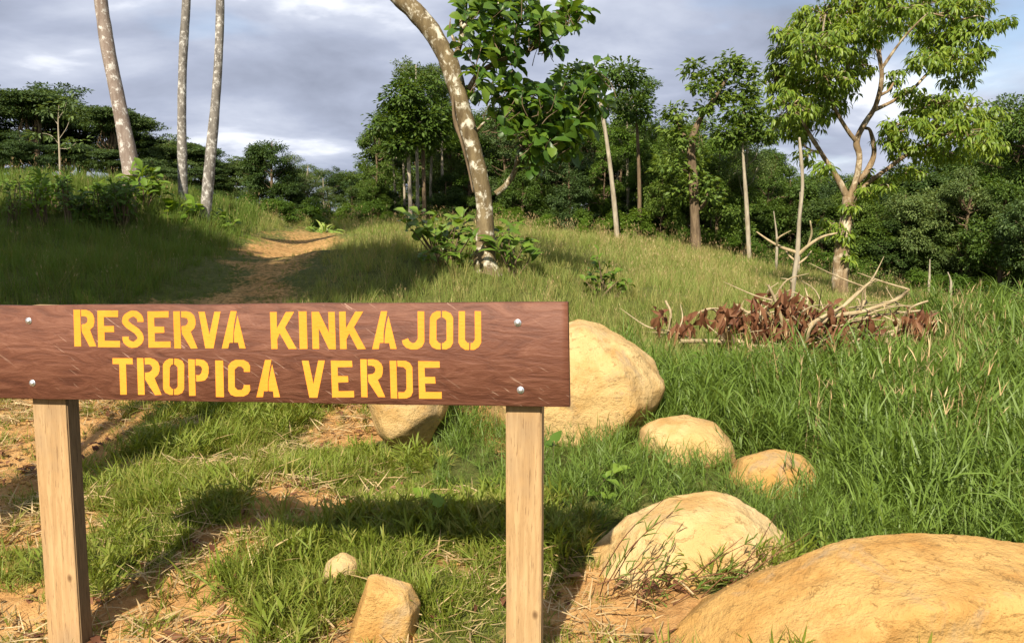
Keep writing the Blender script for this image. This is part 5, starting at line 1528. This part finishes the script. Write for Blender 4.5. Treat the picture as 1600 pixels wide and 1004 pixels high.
def build_grass():
    rg = np.random.default_rng(1234)
    lawn = tuft_set('lawn', 'lawn', 6, 300); creep = tuft_set('creeping', 'lawn', 5, 320); tall = tuft_set('tall', 'tall', 7, 340)
    mead = tuft_set('meadow', 'meadow', 6, 360); bank = tuft_set('meadow', 'bank', 6, 380); seed = tuft_set('seed', 'straw', 5, 400)
    straw = tuft_set('straw', 'straw', 5, 420); lit = tuft_set('litter', 'deadleaf', 4, 440)
    # --- low lawn round the sign
    X, Y = field(2.0, 8.2, 1150, rg)
    dm = dirtmask(X, Y); tz = tall_zone(X, Y)
    p = fbm(X * 1.6, Y * 1.6, 71)
    prob = (1 - dm) ** 1.5 * (.5 + .5 * smooth(.35, .6, p)) + .07
    k = (rg.random(len(X)) < prob) & (tz < .6) & off_rocks(X, Y)
    X, Y, p = X[k], Y[k], p[k]
    s = rg.uniform(.6, 1.15, len(X)) * (.65 + .75 * smooth(.4, .68, p))
    scatter('lawn_grass', lawn, 6, X, Y, s, 'short patchy green grass growing round the sign posts', 'grass', 1, .25)
    X, Y = field(2.0, 7.6, 260, rg)
    dm = dirtmask(X, Y); tz = tall_zone(X, Y); p = fbm(X * 1.3 + 9, Y * 1.3, 72)
    k = (rg.random(len(X)) < (1 - dm) ** 2 * smooth(.45, .62, p)) & (tz < .7) & off_rocks(X, Y)
    X, Y = X[k], Y[k]
    scatter('creeping_grass', creep, 5, X, Y, rg.uniform(.8, 1.5, len(X)), 'fresh green creeping grass in clumps on the lawn', 'grass', 2, .3)
    # --- tall rank grass by the boulders
    X, Y = field(2.6, 10.5, 125, rg, 1.2)
    tz = tall_zone(X, Y)
    k = (rg.random(len(X)) < tz) & off_rocks(X, Y)
    X, Y = X[k], Y[k]
    s = rg.uniform(.7, 1.15, len(X)) * np.interp(Y, [2.6, 4, 6, 10], [.55, .75, .95, 1.0]) * np.interp(X, [-.6, .3, 1.0, 1.6, 2.4], [.5, .6, .72, .95, 1.2]) * np.where((X > 1.2) & (X < 4.9) & (Y > 6.5), .52, 1.0) * (.72 + .55 * fbm(X * 1.5, Y * 1.5, 61))
    fr = np.zeros(len(X), bool)
    for q, (cx, cy, xa, xb, d) in enumerate(ROCKS[:6]):
        fr = (X > xa - .1) & (X < xb + .1) & (Y < cy) & (Y > cy - d - .75)
        s = np.where(fr, s * (.75, .6, .66, .62, .5, .5)[q], s)
    scatter('tall_grass', tall, 7, X, Y, s, 'tall rank green grass round the boulders and brush pile', 'grass', 3, .2)
    X, Y = field(4.5, 10.5, 5, rg, 1.2)
    k = (tall_zone(X, Y) > .5) & (X > 1.5)
    X, Y = X[k], Y[k]
    scatter('seeding_grass', seed, 5, X, Y, rg.uniform(.9, 1.3, len(X)), 'thin pale seed stalks above the tall green grass', 'grass', 4, .15)
    # --- meadow
    XX, YY = [], []
    for (a, b, d) in ((6.8, 11, 75), (11, 16, 50), (16, 24, 30), (24, 34, 15)):
        x, y = field(a, b, d, rg, 2); XX.append(x); YY.append(y)
    X, Y = np.concatenate(XX), np.concatenate(YY)
    tz = tall_zone(X, Y)
    dr = road_dist(X, Y)
    left = X < -.245 * Y - .2 - np.where(Y > 14, .9, 0)         # the cut bank side of the road
    k = (rg.random(len(X)) < 1 - tz) & (dr > np.interp(Y, [6, 8.5, 12, 14, 19, 22], [.6, .1, .08, .22, .22, .05]) + .3 * rg.random(len(X)))
    X, Y, left, dr = X[k], Y[k], left[k], dr[k]
    s = np.interp(Y, [6, 10, 16, 24, 34], [.55, .7, .95, 1.25, 1.7]) * rg.uniform(.7, 1.2, len(X)) * (1 - .75 * (1 - smooth(.45, 1.35, dr)))
    zs = np.interp(Y, [6, 16, 34], [1.0, .85, .55]) * rg.uniform(.75, 1.2, len(X))
    q = ~left
    scatter('meadow_grass', mead, 6, X[q], Y[q], s[q], 'sunlit yellow-green meadow grass rising to the forest', 'grass', 5, .15, zs=zs[q])
    q = left
    scatter('bank_grass', bank, 6, X[q], Y[q], s[q] * 1.15, 'long fine grass covering the shaded cut bank', 'grass', 6, .18, zs=zs[q] * 1.15)
    q = rg.random(len(X)) < np.where(left, .06, .15)
    scatter('seed_stalks', seed, 5, X[q], Y[q], s[q] * .75, 'thin dry seed stalks standing in the meadow and on the bank', 'grass', 7, .18)
    # --- dry bits on the ground
    X, Y = field(2.0, 8, 150, rg)
    k = (tall_zone(X, Y) < .5) & off_rocks(X, Y)
    p = fbm(X * 2, Y * 2, 99); k &= rg.random(len(X)) < smooth(.35, .65, p)
    X, Y = X[k], Y[k]
    scatter('dry_straw', straw, 5, X, Y, rg.uniform(.6, 1.5, len(X)), 'dry straw strewn over the soil and lawn', 'straw', 8, .1)
    X, Y = field(2.0, 8, 24, rg)
    k = (tall_zone(X, Y) < .5) & off_rocks(X, Y)
    X, Y = X[k], Y[k]
    scatter('leaf_litter', lit, 4, X, Y, rg.uniform(.6, 1.6, len(X)), 'brown fallen leaves scattered on the bare soil', 'leaves', 9, .1)


build_grass()


def crumbs():
    rg = np.random.default_rng(8)
    c = bpy.data.collections.new('crumb_set')
    for k in range(5):
        bm = bmesh.new(); bmesh.ops.create_icosphere(bm, subdivisions=2, radius=1)
        V = np.array([v.co for v in bm.verts]); V = V * (1 + noise3(V + k * 3, 1.6, k)[:, None] * 1.5) * np.array([1, .85, .6])
        F = np.array([[v.index for v in f.verts] for f in bm.faces]); bm.free()
        mb = MB(); mb.add(V, F); c.objects.link(bpy.data.objects.new('crumb_%d' % k, mb.mesh('crumb', G['rock_sand'], flat=True)))
    X, Y = field(2.0, 7.5, 260, rg)
    k = (rg.random(len(X)) < dirtmask(X, Y) ** 1.5) & off_rocks(X, Y); X, Y = X[k], Y[k]
    scatter('soil_crumbs', c, 5, X, Y, rg.uniform(.003, .016, len(X)) * rg.uniform(.4, 1.2, len(X)), 'crumbs of orange soil on the bare patches', 'soil', 21, .5)
    o = BOULDER
    V = np.array([v.co for v in o.data.vertices]) + np.array(o.location); N = np.array([v.normal for v in o.data.vertices])
    p = fbm(V[:, 0] * 3, V[:, 1] * 5, 5)
    k = np.where((N[:, 2] > .3) & (V[:, 1] < o.location[1] + .45) & (rg.random(len(V)) < .03 * smooth(.5, .65, p)))[0]
    scatter('sand_crumbs', c, 5, V[k, 0], V[k, 1], rg.uniform(.0012, .0055, len(k)), 'crumbs of soil clinging to the broad flat boulder', 'soil', 22, .5, Z=V[k, 2])


crumbs()


# dry grass stems leaning over the pale boulder
def boulder_stems():
    Y = 3.2
    b = at(1040, 960, Y); base = np.array([b[0], b[1], gz(b[0], b[1])[0]])
    root = empty('dry_grass_clump', base, 'dry reddish grass stems leaning over the face of the pale boulder', 'grass clump')
    rg = np.random.default_rng(3)
    w, g = MB(), MB()
    L = lambda l: rel(P_(l, Y), base)
    for i in range(26):
        x0 = rg.uniform(930, 1130); y0 = rg.uniform(900, 960)
        a = rg.uniform(-.1, 1.2); ln = rg.uniform(60, 190)
        x1, y1 = x0 + ln * math.cos(a), y0 - ln * math.sin(a) * .9
        mid = ((x0 + x1) / 2 + rg.normal(0, 8), (y0 + y1) / 2 + rg.normal(-6, 5))
        pts = L([(x0, y0, rg.uniform(-.15, .05)), (*mid, -.12), (x1, y1, rg.uniform(-.05, .1))])
        tube(w, pts, [.0022, .002, .001], 5, 4, 0, i)
        C = cat(pts, 5)
        for j in range(8):
            p = C[rg.integers(1, len(C))]
            leaves(g, [p], (C[-1] - C[0] + rg.normal(0, .12, 3))[None], np.array([[0, -.4, 1.]]) + rg.normal(0, .3, (1, 3)), np.array([rg.uniform(.035, .085)]), np.array([.006]), T_LANC)
    w.obj('stem', G['deadleaf'], root); g.obj('foliage', G['bank'], root)


boulder_stems()
